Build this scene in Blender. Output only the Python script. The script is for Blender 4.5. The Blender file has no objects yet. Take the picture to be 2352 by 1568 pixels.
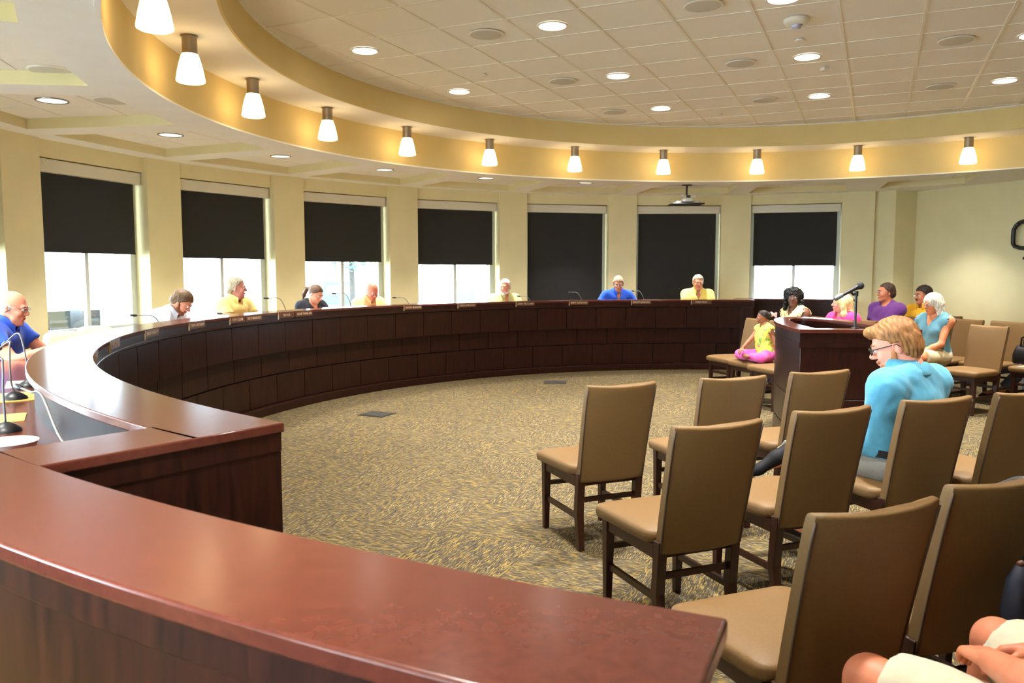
import bpy, math, random
import numpy as np
from math import sin, cos, pi, radians as R, degrees as D, hypot, atan2, sqrt
from mathutils import Vector, Matrix

random.seed(7); np.random.seed(7)
S = bpy.context.scene
COL = S.collection

# ------------------------------------------------------------------ camera, sky, exposure
CAMZ = 1.485
cam_d = bpy.data.cameras.new('camera'); cam = bpy.data.objects.new('camera', cam_d); COL.objects.link(cam)
cam.location = (0, 0, CAMZ); cam.rotation_euler = (pi/2 - 0.0882, 0, 0)
cam_d.sensor_width = 36.0; cam_d.lens = 36.0*1838.0/2352.0
cam_d.clip_start = 0.02; cam_d.clip_end = 300
cam_d.dof.use_dof = True; cam_d.dof.focus_distance = 4.3; cam_d.dof.aperture_fstop = 6.5
S.camera = cam
S.view_settings.view_transform = 'Standard'
try: S.view_settings.look = 'None'
except Exception: pass
S.view_settings.gamma = 1.0; S.view_settings.use_curve_mapping = False
S.view_settings.exposure = 0.72
S.cycles.use_denoising = True
S.cycles.max_bounces = 8; S.cycles.diffuse_bounces = 5; S.cycles.glossy_bounces = 3
S.cycles.transparent_max_bounces = 8; S.cycles.sample_clamp_indirect = 6.0
S.cycles.caustics_reflective = False; S.cycles.caustics_refractive = False
W = bpy.data.worlds.new('sky'); S.world = W; W.use_nodes = True
nt = W.node_tree; nt.nodes.clear()
_o = nt.nodes.new('ShaderNodeOutputWorld'); _b = nt.nodes.new('ShaderNodeBackground')
_b.inputs['Color'].default_value = (0.74, 0.89, 1.0, 1); _b.inputs['Strength'].default_value = 24.0
nt.links.new(_b.outputs[0], _o.inputs[0])
P_SCONCE = 4.6        # emission strength of a frosted shade
P_DOWN = 27.0         # watts of a recessed downlight
P_COFF = 18.0         # watts of a coffer downlight

# ------------------------------------------------------------------ plan of the room
CX, CY = 2.70, 6.57           # centre of the circular room
Z_SOF, Z_COF, Z_RING, Z_CEIL = 2.787, 2.882, 3.20, 3.482
R_BAND, R_UP = 5.35, 4.745
AX = R(156)                   # axis of symmetry
R_LED, R_LEDO = 5.45, 5.735
Z_LED, Z_DESK, Z_PLAT = 1.05, 0.875, 0.15
TH0, TH1 = 80.3, 232.0        # the dais runs between these bearings
def pol(r, deg): return (CX + r*cos(R(deg)), CY + r*sin(R(deg)))

# ------------------------------------------------------------------ helpers
class MB:
    def __init__(s): s.v = []; s.f = []; s.uv = None
    def add(s, v, f):
        n = len(s.v); s.v += [tuple(map(float, p)) for p in v]; s.f += [tuple(i+n for i in q) for q in f]; return s
    def box(s, x0, x1, y0, y1, z0, z1, M=None):
        v = [(x, y, z) for z in (z0, z1) for y in (y0, y1) for x in (x0, x1)]
        if M is not None: v = [tuple(M @ Vector(p)) for p in v]
        return s.add(v, [(0,2,3,1),(4,5,7,6),(0,1,5,4),(2,6,7,3),(0,4,6,2),(1,3,7,5)])
    def prism(s, poly, z0, z1):
        n = len(poly)
        v = [(x, y, z0) for x, y in poly] + [(x, y, z1) for x, y in poly]
        f = [tuple(range(n))[::-1], tuple(range(n, 2*n))] + [(i, (i+1) % n, n+(i+1) % n, n+i) for i in range(n)]
        return s.add(v, f)
    def arc(s, r0, r1, z0, z1, a0, a1, n=None, c=(0, 0)):
        n = n or max(2, int(abs(a1-a0)/2.0)+1)
        v = []; f = []
        for i in range(n+1):
            a = R(a0+(a1-a0)*i/n); ca, sa = cos(a), sin(a)
            for r, z in ((r0, z0), (r1, z0), (r1, z1), (r0, z1)): v.append((c[0]+r*ca, c[1]+r*sa, z))
        for i in range(n):
            b = 4*i
            for k in range(4): f.append((b+k, b+(k+1) % 4, b+4+(k+1) % 4, b+4+k))
        f.append((0, 3, 2, 1)); f.append(tuple(4*n+k for k in (0, 1, 2, 3)))
        return s.add(v, f)
    def lathe(s, prof, n=24, c=(0, 0, 0), caps=True):
        v = []; f = []
        for r, z in prof:
            for i in range(n): v.append((c[0]+r*cos(2*pi*i/n), c[1]+r*sin(2*pi*i/n), c[2]+z))
        for k in range(len(prof)-1):
            for i in range(n): f.append((k*n+i, k*n+(i+1) % n, (k+1)*n+(i+1) % n, (k+1)*n+i))
        if caps:
            f.append(tuple(range(n))[::-1]); f.append(tuple((len(prof)-1)*n+i for i in range(n)))
        return s.add(v, f)
    def loft(s, rings, caps=True):
        n = len(rings[0]); v = [p for r in rings for p in r]; f = []
        for k in range(len(rings)-1):
            for i in range(n): f.append((k*n+i, k*n+(i+1) % n, (k+1)*n+(i+1) % n, (k+1)*n+i))
        if caps:
            f.append(tuple(range(n))[::-1]); f.append(tuple((len(rings)-1)*n+i for i in range(n)))
        return s.add(v, f)
    def tube(s, pts, rad, n=8):
        pts = [Vector(p) for p in pts]; rings = []
        rr = rad if isinstance(rad, (list, tuple)) else [rad]*len(pts)
        up = None
        for i, p in enumerate(pts):
            t = (pts[min(i+1, len(pts)-1)] - pts[max(i-1, 0)]).normalized()
            if up is None: up = Vector((0, 0, 1)) if abs(t.z) < .9 else Vector((1, 0, 0))
            a = t.cross(up)
            if a.length < 1e-4: a = t.cross(Vector((0.3, 1, 0.2)))
            a.normalize(); b = a.cross(t).normalized(); up = b
            rings.append([tuple(p + (a*cos(2*pi*k/n) + b*sin(2*pi*k/n))*rr[i]) for k in range(n)])
        return s.loft(rings)
    def sphere(s, c, r, nu=14, nv=9):
        rx, ry, rz = r if isinstance(r, (tuple, list)) else (r, r, r)
        rings = []
        for j in range(1, nv):
            t = -pi/2 + pi*j/nv
            rings.append([(c[0]+rx*cos(t)*cos(2*pi*i/nu), c[1]+ry*cos(t)*sin(2*pi*i/nu), c[2]+rz*sin(t)) for i in range(nu)])
        return s.loft(rings)
    def mesh(s, name, m=None, smooth=False):
        me = bpy.data.meshes.new(name); me.from_pydata(s.v, [], s.f); me.update()
        if m: me.materials.append(m)
        if smooth is True: me.shade_smooth()
        elif smooth: auto_smooth(me, smooth)
        return me
    def build(s, name, m=None, parent=None, smooth=False, loc=None, rot=None):
        o = bpy.data.objects.new(name, s.mesh(name, m, smooth)); COL.objects.link(o)
        if parent: o.parent = parent
        if loc: o.location = loc
        if rot: o.rotation_euler = rot
        return o
def auto_smooth(me, ang):
    me.shade_smooth()
    try: me.set_sharp_from_angle(angle=R(ang))
    except Exception: pass
def bevel(o, w, seg=2, ang=40):
    b = o.modifiers.new('bevel', 'BEVEL'); b.width = w; b.segments = seg; b.limit_method = 'ANGLE'; b.angle_limit = R(ang)
    return o
def empty(name, loc=(0, 0, 0), rz=0):
    o = bpy.data.objects.new(name, None); COL.objects.link(o); o.location = loc; o.rotation_euler = (0, 0, rz)
    o.empty_display_size = .1; return o
def tag(o, label=None, cat=None, group=None, kind=None):
    if label: o['label'] = label
    if cat: o['category'] = cat
    if group: o['group'] = group
    if kind: o['kind'] = kind
    return o
def thing(name, label, cat, loc=(0, 0, 0), rz=0, group=None): return tag(empty(name, loc, rz), label, cat, group)
KIDS = {}
def children(o): return [c for c in bpy.data.objects if c.parent is o]
def dup(root, loc, rz, label, group=None):
    def cp(o, par):
        c = o.copy(); COL.objects.link(c)
        if par is not None: c.parent = par
        for k in children(o): cp(k, c)
        return c
    kids = list(children(root))
    r = root.copy(); COL.objects.link(r); r.location = loc; r.rotation_euler = (0, 0, rz); r['label'] = label
    if group: r['group'] = group
    for k in kids: cp(k, r)
    return r

# ------------------------------------------------------------------ materials
def srgb(r, g, b):
    f = lambda c: (c/255/12.92) if c/255 <= .04045 else ((c/255+.055)/1.055)**2.4
    return (f(r), f(g), f(b), 1)
def mat(name, col, rough=.6, metal=0, noise=0.0, nscale=20, emit=None, estr=0, spec=.5, coat=0, sheen=0, bump=0, bscale=200, sss=0, nstretch=None):
    m = bpy.data.materials.new(name); m.use_nodes = True; t = m.node_tree; b = t.nodes['Principled BSDF']
    b.inputs['Base Color'].default_value = col; b.inputs['Roughness'].default_value = rough; b.inputs['Metallic'].default_value = metal
    b.inputs['Specular IOR Level'].default_value = spec
    if coat: b.inputs['Coat Weight'].default_value = coat; b.inputs['Coat Roughness'].default_value = .12
    if sheen: b.inputs['Sheen Weight'].default_value = sheen
    if sss: b.inputs['Subsurface Weight'].default_value = sss; b.inputs['Subsurface Radius'].default_value = (.01, .004, .002); b.inputs['Subsurface Scale'].default_value = .5
    if emit: b.inputs['Emission Color'].default_value = emit; b.inputs['Emission Strength'].default_value = estr
    if noise or bump:
        tc = t.nodes.new('ShaderNodeTexCoord'); src = tc.outputs['Object']
        if nstretch:
            mp = t.nodes.new('ShaderNodeMapping'); mp.inputs['Scale'].default_value = nstretch
            t.links.new(src, mp.inputs['Vector']); src = mp.outputs[0]
    if noise:
        n = t.nodes.new('ShaderNodeTexNoise'); n.inputs['Scale'].default_value = nscale; n.inputs['Detail'].default_value = 5
        t.links.new(src, n.inputs['Vector'])
        r = t.nodes.new('ShaderNodeMapRange'); r.inputs['From Min'].default_value = .3; r.inputs['From Max'].default_value = .7
        r.inputs['To Min'].default_value = 1-noise; r.inputs['To Max'].default_value = 1+noise; t.links.new(n.outputs['Fac'], r.inputs['Value'])
        mx = t.nodes.new('ShaderNodeVectorMath'); mx.operation = 'SCALE'; mx.inputs[0].default_value = col[:3]
        t.links.new(r.outputs[0], mx.inputs['Scale']); t.links.new(mx.outputs[0], b.inputs['Base Color'])
    if bump:
        n2 = t.nodes.new('ShaderNodeTexNoise'); n2.inputs['Scale'].default_value = bscale; t.links.new(tc.outputs['Object'], n2.inputs['Vector'])
        bp = t.nodes.new('ShaderNodeBump'); bp.inputs['Strength'].default_value = bump; bp.inputs['Distance'].default_value = .004
        t.links.new(n2.outputs['Fac'], bp.inputs['Height']); t.links.new(bp.outputs[0], b.inputs['Normal'])
    return m
def wood(name, c1, c2, rough, stretch, coat=.0, scale=6, spec=.5, dist=.6, det=8):
    m = bpy.data.materials.new(name); m.use_nodes = True; t = m.node_tree; b = t.nodes['Principled BSDF']
    tc = t.nodes.new('ShaderNodeTexCoord'); mp = t.nodes.new('ShaderNodeMapping'); mp.inputs['Scale'].default_value = stretch
    oi = t.nodes.new('ShaderNodeObjectInfo'); ad = t.nodes.new('ShaderNodeVectorMath'); ad.operation = 'ADD'
    cmb = t.nodes.new('ShaderNodeCombineXYZ')
    mm = t.nodes.new('ShaderNodeMath'); mm.operation = 'MULTIPLY'; mm.inputs[1].default_value = 37.0
    t.links.new(oi.outputs['Random'], mm.inputs[0]); t.links.new(mm.outputs[0], cmb.inputs[2])
    t.links.new(tc.outputs['Object'], mp.inputs['Vector']); t.links.new(mp.outputs[0], ad.inputs[0]); t.links.new(cmb.outputs[0], ad.inputs[1])
    n = t.nodes.new('ShaderNodeTexNoise'); n.inputs['Scale'].default_value = scale; n.inputs['Detail'].default_value = det; n.inputs['Roughness'].default_value = .62
    n.inputs['Distortion'].default_value = dist
    t.links.new(ad.outputs[0], n.inputs['Vector'])
    cr = t.nodes.new('ShaderNodeValToRGB'); cr.color_ramp.elements[0].position = .32; cr.color_ramp.elements[1].position = .7
    cr.color_ramp.elements[0].color = c1; cr.color_ramp.elements[1].color = c2
    t.links.new(n.outputs['Fac'], cr.inputs[0]); t.links.new(cr.outputs[0], b.inputs['Base Color'])
    b.inputs['Roughness'].default_value = rough; b.inputs['Specular IOR Level'].default_value = spec
    if coat: b.inputs['Coat Weight'].default_value = coat; b.inputs['Coat Roughness'].default_value = .2
    return m
M = {}
M['wall'] = mat('wall_paint', srgb(220, 207, 163), .85, noise=.03, nscale=3)
M['wall_b'] = mat('bounce_cut_wall', srgb(120, 92, 64), .7, noise=.1, nscale=3)  # unseen back wall, colour darkened to cut bounce light on the chair backs
M['band'] = mat('band_paint', srgb(214, 190, 132), .8, noise=.03, nscale=3)
M['white'] = mat('white_ceiling_paint', srgb(246, 247, 247), .85, noise=.02, nscale=4)
M['tile'] = mat('mineral_tile', srgb(246, 245, 243), .95, noise=.05, nscale=160, bump=.15, bscale=260)
M['grid'] = mat('painted_grid', srgb(236, 234, 226), .45)
M['frame'] = mat('window_aluminium', srgb(196, 200, 196), .45, metal=.2)
M['valance'] = mat('valance_metal', srgb(214, 208, 190), .5)
M['blind'] = mat('blind_fabric', srgb(34, 32, 31), .9, noise=.1, nscale=300)
M['knee'] = mat('knee_wall', srgb(58, 60, 78), .8)
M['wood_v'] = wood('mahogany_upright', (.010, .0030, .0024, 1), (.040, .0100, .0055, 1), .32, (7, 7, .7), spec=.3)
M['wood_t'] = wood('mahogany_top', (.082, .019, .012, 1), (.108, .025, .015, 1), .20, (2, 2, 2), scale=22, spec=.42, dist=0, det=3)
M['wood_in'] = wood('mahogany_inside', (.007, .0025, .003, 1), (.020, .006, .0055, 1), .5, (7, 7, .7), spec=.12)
M['wood_c'] = wood('chair_wood', (.018, .0042, .0026, 1), (.046, .011, .005, 1), .33, (18, 18, 2))
M['vinyl'] = mat('tan_vinyl', srgb(116, 87, 50), .5, noise=.06, nscale=120, bump=.25, bscale=420, spec=.35)
M['vinyl_d'] = mat('tan_vinyl_back', srgb(128, 100, 66), .5, noise=.06, nscale=120, bump=.25, bscale=420, spec=.35)
M['pipe'] = mat('dark_piping', srgb(74, 54, 38), .5)
M['black'] = mat('black_plastic', srgb(24, 24, 26), .4)
M['steel_dull'] = mat('dull_steel', srgb(120, 118, 116), .5, metal=.6)
M['nickel'] = mat('brushed_nickel', srgb(150, 138, 122), .38, metal=.9)
M['chrome'] = mat('steel', srgb(170, 170, 172), .25, metal=.9)
M['shade'] = mat('frosted_lit_glass', srgb(255, 240, 215), .4, emit=(1.0, .72, .36, 1), estr=P_SCONCE)
M['lens'] = mat('lit_lens', srgb(255, 250, 240), .4, emit=(1.0, .93, .80, 1), estr=9)
M['lens2'] = mat('lit_reflector', srgb(250, 245, 235), .3, emit=(1.0, .95, .86, 1), estr=1.1)
M['plastic_w'] = mat('white_plastic', srgb(232, 230, 224), .5)
M['grille'] = mat('speaker_grille', srgb(206, 203, 194), .8, noise=.12, nscale=500)
M['steelbox'] = mat('floor_box_metal', srgb(70, 68, 62), .5, metal=.4)
M['paper'] = mat('paper', srgb(246, 246, 244), .8)
M['cream'] = mat('cream_leather', srgb(226, 208, 178), .5)
M['plate'] = mat('name_plate_wood', srgb(92, 52, 28), .5, noise=.15, nscale=60)
M['brass'] = mat('brass_lettering', srgb(226, 196, 160), .4)
def glass():
    m = bpy.data.materials.new('window_glass'); m.use_nodes = True; t = m.node_tree; t.nodes.clear()
    o = t.nodes.new('ShaderNodeOutputMaterial'); mx = t.nodes.new('ShaderNodeMixShader'); a = t.nodes.new('ShaderNodeBsdfTransparent')
    g = t.nodes.new('ShaderNodeBsdfGlossy'); g.inputs['Roughness'].default_value = .03; mx.inputs[0].default_value = .06
    a.inputs[0].default_value = (.94, .97, .98, 1)
    t.links.new(a.outputs[0], mx.inputs[1]); t.links.new(g.outputs[0], mx.inputs[2]); t.links.new(mx.outputs[0], o.inputs[0]); return m
M['glass'] = glass()
def carpet():
    m = bpy.data.materials.new('carpet_weave'); m.use_nodes = True; t = m.node_tree; b = t.nodes['Principled BSDF']
    uv = t.nodes.new('ShaderNodeUVMap'); oi = t.nodes.new('ShaderNodeObjectInfo')
    rnd = t.nodes.new('ShaderNodeMath'); rnd.operation = 'MULTIPLY'; rnd.inputs[1].default_value = 91.7; t.links.new(oi.outputs['Random'], rnd.inputs[0])
    def layer(scale, lo, hi, woff):
        mp = t.nodes.new('ShaderNodeMapping'); mp.inputs['Scale'].default_value = tuple(q*1.7 for q in scale); t.links.new(uv.outputs[0], mp.inputs['Vector'])
        n = t.nodes.new('ShaderNodeTexNoise'); n.noise_dimensions = '4D'; n.inputs['Scale'].default_value = 1; n.inputs['Detail'].default_value = 1.5
        ad = t.nodes.new('ShaderNodeMath'); ad.operation = 'ADD'; ad.inputs[1].default_value = woff; t.links.new(rnd.outputs[0], ad.inputs[0])
        t.links.new(mp.outputs[0], n.inputs['Vector']); t.links.new(ad.outputs[0], n.inputs['W'])
        r = t.nodes.new('ShaderNodeMapRange'); r.inputs['From Min'].default_value = lo; r.inputs['From Max'].default_value = hi; t.links.new(n.outputs['Fac'], r.inputs['Value'])
        return r.outputs[0]
    def mix(c1, c2, fac):
        x = t.nodes.new('ShaderNodeMix'); x.data_type = 'RGBA'; t.links.new(fac, x.inputs['Factor'])
        for s_, c in ((6, c1), (7, c2)):
            if isinstance(c, tuple): x.inputs[s_].default_value = c
            else: t.links.new(c, x.inputs[s_])
        return x.outputs[2]
    base = mix(srgb(68, 61, 51), srgb(90, 81, 66), layer((9, 60, 1), .35, .65, 0))
    c = mix(base, srgb(140, 117, 60), layer((11, 105, 1), .53, .60, 13.1))
    c = mix(c, srgb(154, 145, 118), layer((16, 120, 1), .62, .68, 27.7))
    c = mix(c, srgb(54, 49, 42), layer((10, 95, 1), .60, .66, 51.3))
    t.links.new(c, b.inputs['Base Color']); b.inputs['Roughness'].default_value = .95; b.inputs['Specular IOR Level'].default_value = .1
    return m
M['carpet'] = carpet()
# ------------------------------------------------------------------ floor with carpet tiles
def inside_room(x, y, m=0.0):
    dx, dy = x-CX, y-CY; r = hypot(dx, dy); a = (D(atan2(dy, dx))) % 360
    if 66 <= a <= 246: return r < 7.75-m
    if dx*cos(R(21))+dy*sin(R(21)) > 6.06-m: return False
    if dx*cos(R(291))+dy*sin(R(291)) > 6.06-m: return False
    return True
floor = tag(MB().box(-8, 14, -5, 18, -.12, -.006).build('floor', M['carpet']), kind='structure')
TL = .61
tile_me = MB().box(-TL/2+.0006, TL/2-.0006, -TL/2+.0006, TL/2-.0006, -.006, 0).mesh('carpet_tile', M['carpet'])
def tile_uv(me, f):
    u = me.uv_layers.new(name='UVMap')
    for l in me.loops: u.data[l.index].uv = f(l.vertex_index, me.vertices[l.vertex_index].co)
tile_uv(tile_me, lambda i, c: (c.x, c.y))
tile_uv(floor.data, lambda i, c: (c.x, c.y))
def cam_px(x, y, z):
    p = 0.0882; zz = z-CAMZ; d = y*cos(p)-zz*sin(p); u = y*sin(p)+zz*cos(p)
    if d < .05: return (-9e9, -9e9, d)
    return (1176+1838*x/d, 784-1838*u/d, d)
tl = []
ux, uy = cos(AX), sin(AX)
for i in range(-20, 21):
    for j in range(-20, 21):
        x = CX+.2+i*TL*ux-j*TL*uy; y = CY+.1+i*TL*uy+j*TL*ux
        if not inside_room(x, y, -.5): continue
        px = cam_px(x, y, 0)
        dx, dy = x-CX, y-CY; a = D(atan2(dy, dx)) % 360; r = hypot(dx, dy)
        vis = px[2] > .3 and -200 < px[0] < 2550 and 500 < px[1] < 1900 and not (r > 5.8 and TH0-2 < a < TH1)
        tl.append((0 if vis else 1, hypot(x, y), x, y, (i+j) % 2))
tl.sort()
rest = MB(); ruv = []
for n, (hid, d, x, y, q) in enumerate(tl):
    if n < 300 and not hid:
        o = bpy.data.objects.new('carpet_tile', tile_me); COL.objects.link(o); o.parent = floor
        o.location = (x, y, 0); o.rotation_euler = (0, 0, AX+q*pi/2)
    else:
        ca, sa = cos(AX+q*pi/2), sin(AX+q*pi/2); h = TL/2; ox, oy = random.random()*9, random.random()*9
        rest.add([(x+u*ca-v*sa, y+u*sa+v*ca, 0) for u, v in ((-h, -h), (h, -h), (h, h), (-h, h))], [(0, 1, 2, 3)])
        ruv += [(ox+u, oy+v) for u, v in ((-h, -h), (h, -h), (h, h), (-h, h))]
ro = tag(rest.build('carpet_tiles_beyond', M['carpet'], floor), kind='stuff')
tile_uv(ro.data, lambda i, c: ruv[i])

# ------------------------------------------------------------------ curved window wall
BAYS = [73.5+15*k for k in range(12)]
PIL = [66+15*k for k in range(13)]
Y_P, Y_H, Y_F, Y_O = 7.435, 7.485, 7.635, 7.80      # distances along a bay: pillar corner, header, window frame, outside
HB = .729                                            # half width of a bay at the pillar faces
def bay(m, u, y): return (CX+y*cos(R(m))-u*sin(R(m)), CY+y*sin(R(m))+u*cos(R(m)))
wall_curved = tag(empty('wall_curved', (CX, CY, 0)), kind='structure')
def loc(p): return [(x-CX, y-CY) for x, y in p]
for k, a in enumerate(PIL):
    mL, mR = a+7.5, a-7.5
    poly = [bay(mL, -HB, Y_P), bay(mR, HB, Y_P), bay(mR, HB, Y_O+.15), bay(mL, -HB, Y_O+.15)]
    MB().prism(loc(poly)[::-1], 0, 3.55).build('pillar', M['wall'], wall_curved)
for m in BAYS:
    MB().prism(loc([bay(m, -HB-.01, Y_H), bay(m, HB+.01, Y_H), bay(m, HB+.01, Y_O), bay(m, -HB-.01, Y_O)])[::-1], 2.615, 3.55).build('header', M['wall'], wall_curved)
    MB().prism(loc([bay(m, -HB-.01, Y_F-.02), bay(m, HB+.01, Y_F-.02), bay(m, HB+.01, Y_O), bay(m, -HB-.01, Y_O)])[::-1], 0, .80).build('knee_wall', M['knee'], wall_curved)
BLIND_Z = {1: .80, 2: .80, 0: 1.585, 3: 1.60, 4: 1.635, 5: 1.66, 6: 1.69, 7: 1.70}
BL_LABEL = {0: 'half-lowered black roller blind behind the black-haired woman, beside the corner pillar', 1: 'fully lowered black roller blind behind the hanging projector',
 2: 'fully lowered black roller blind between the two men in green and blue shirts', 3: 'half-lowered black roller blind behind the white-bearded man in green',
 4: 'half-lowered black roller blind over the window with a tree outside', 5: 'half-lowered black roller blind above the man in a yellow polo with grey hair',
 6: 'widest-looking black roller blind, over the window behind the empty cream chairs', 7: 'black roller blind cut by the picture edge, behind the bald man in blue'}
for k, m in enumerate(BAYS):
    ca = R(m)-pi/2
    o = bay(m, 0, 0)
    fr = MB(); w = HB; y0, y1 = Y_F, Y_F+.05
    for x0, x1, z0, z1 in ((-w, -w+.085, .80, 2.6), (w-.085, w, .80, 2.6), (-w, w, .80, .865), (-w, w, 2.52, 2.62), (-.025, .025, .80, 2.6)):
        fr.box(x0, x1, y0, y1, z0, z1)
    # local frame: +Y is outward along the bay
    f = tag(fr.build('window_%d' % (k+1), M['frame'], None, loc=(CX, CY, 0), rot=(0, 0, ca)), kind='structure')
    for s in (-1, 1):
        MB().box(min(s*.025, s*(w-.085)), max(s*.025, s*(w-.085)), y0+.02, y0+.026, .865, 2.52).build('glass_pane', M['glass'], f)
    MB().box(-w, w, Y_F-.11, Y_F, .775, .81).build('sill', M['frame'], f)
    if k in BLIND_Z:
        b = thing('roller_blind', BL_LABEL[k], 'blind', (CX, CY, 0), ca, 'roller blinds on the curved window wall')
        v = MB().box(-w+.015, w-.02, Y_P+.075, Y_P+.19, 2.475, 2.605).build('valance', M['valance'], b); bevel(v, .006)
        MB().box(w-.02, w-.012, Y_P+.075, Y_P+.19, 2.473, 2.607).build('end_cap', M['frame'], v)
        zb = BLIND_Z[k]
        MB().box(-w+.05, w-.06, Y_P+.150, Y_P+.153, zb, 2.48).build('fabric', M['blind'], b)
        MB().box(-w+.05, w-.06, Y_P+.143, Y_P+.160, zb-.018, zb).build('bottom_bar', M['blind'], b)
# straight walls
wr = MB()
def wall_seg(mb, p, q, t=.15, z0=0, z1=3.55):
    dx, dy = q[0]-p[0], q[1]-p[1]; L = hypot(dx, dy); nx, ny = dy/L*t, -dx/L*t
    return mb.prism([p, q, (q[0]+nx, q[1]+ny), (p[0]+nx, p[1]+ny)], z0, z1)
K0 = (6.70, 13.34)
n1 = (cos(R(21)), sin(R(21))); n2 = (cos(R(291)), sin(R(291)))
D1 = (K0[0]-CX)*n1[0]+(K0[1]-CY)*n1[1]
# far corner where both straight walls meet
det = n1[0]*n2[1]-n1[1]*n2[0]
kx = (D1*n2[1]-n1[1]*D1)/det; ky = (n1[0]*D1-D1*n2[0])/det
K1 = (CX+kx, CY+ky)
def mirror(p):
    vx, vy = p[0]-CX, p[1]-CY; s = vx*ux+vy*uy; return (CX+2*s*ux-vx, CY+2*s*uy-vy)
K2 = mirror(K0)
tag(wall_seg(MB(), K1, (K0[0]-.1, K0[1]+.26)).build('wall_right', M['wall']), kind='structure')
tag(wall_seg(MB(), mirror((K0[0]-.1, K0[1]+.26)), K1).build('wall_back', M['wall_b']), kind='structure')
pe = bay(66-7.5, HB, Y_P)
A1_ = (6.262, 13.20)
tag(wall_seg(MB(), A1_, (pe[0]+.0, pe[1]+.10)).build('wall_corner', M['wall']), kind='structure')
tag(wall_seg(MB(), (K0[0]+.42, K0[1]+.20), A1_).build('wall_alcove', M['wall']), kind='structure')
m1, m2, m3 = mirror((pe[0], pe[1]+.1)), mirror(A1_), mirror((K0[0]+.42, K0[1]+.20))
tag(wall_seg(MB(), m1, m2).build('wall_near_corner', M['wall']), kind='structure')
tag(wall_seg(MB(), m2, m3).build('wall_near_alcove', M['wall']), kind='structure')
tag(MB().box(-9, 15, -6, 19, 3.56, 3.66).build('light_block_slab', M['white']), kind='structure')  # unseen slab added above the ceiling to block light from the sky

# ------------------------------------------------------------------ ceiling
ceil = tag(MB().arc(R_UP+.018, R_BAND+.01, Z_RING, Z_RING+.012, 0, 360, 120, (CX, CY)).build('ceiling', M['white'], None, 50), kind='structure')
def cyl_band(name, r, z0, z1, m, t=.02, r_out=False):
    return MB().arc(r, r+t, z0, z1, 0, 360, 144, (CX, CY)).build(name, m, ceil, 50)
cyl_band('drum_band', R_BAND, Z_SOF, Z_RING+.012, M['band'])
cyl_band('upper_band', R_UP, Z_RING-.002, Z_CEIL+.03, M['band'])
cyl_band('edge_trim', R_UP-.012, Z_CEIL-.018, Z_CEIL, M['grid'], .013)
cyl_band('drum_lip', R_BAND-.004, Z_SOF-.004, Z_SOF+.012, M['white'], .03)
# lower soffit with a coffer in each bay
Y_C0, Y_C1, BW = 5.72, 7.20, .17
sof = MB()
def quad_grid(mb, pts, z, down=True):
    mb.add([(x, y, z) for x, y in pts], [tuple(range(len(pts)))[::-1] if down else tuple(range(len(pts)))])
def coffer_corners(m):
    w0 = Y_C0*math.tan(R(7.5))-BW/cos(R(7.5)); w1 = Y_C1*math.tan(R(7.5))-BW/cos(R(7.5))
    return [bay(m, -w0, Y_C0), bay(m, w0, Y_C0), bay(m, w1, Y_C1), bay(m, -w1, Y_C1)]
def clip(poly, inside, cross):
    out = []
    for i in range(len(poly)):
        a, b = poly[i], poly[(i+1) % len(poly)]; ia, ib = inside(a), inside(b)
        if ia: out.append(a)
        if ia != ib: out.append(cross(a, b))
    return out
def clip_half(poly, nx, ny, d):     # keep nx*x+ny*y <= d
    f = lambda p: nx*p[0]+ny*p[1]-d
    def cr(a, b):
        t = f(a)/(f(a)-f(b)); return (a[0]+t*(b[0]-a[0]), a[1]+t*(b[1]-a[1]))
    return clip(poly, lambda p: f(p) <= 0, cr)
def clip_convex(poly, cv):
    n = len(cv); cx = sum(p[0] for p in cv)/n; cy = sum(p[1] for p in cv)/n
    for i in range(n):
        a, b = cv[i], cv[(i+1) % n]; nx, ny = b[1]-a[1], a[0]-b[0]
        d = nx*a[0]+ny*a[1]
        if nx*cx+ny*cy > d: nx, ny, d = -nx, -ny, -d
        poly = clip_half(poly, nx, ny, d)
        if len(poly) < 3: return []
    return poly
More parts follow.
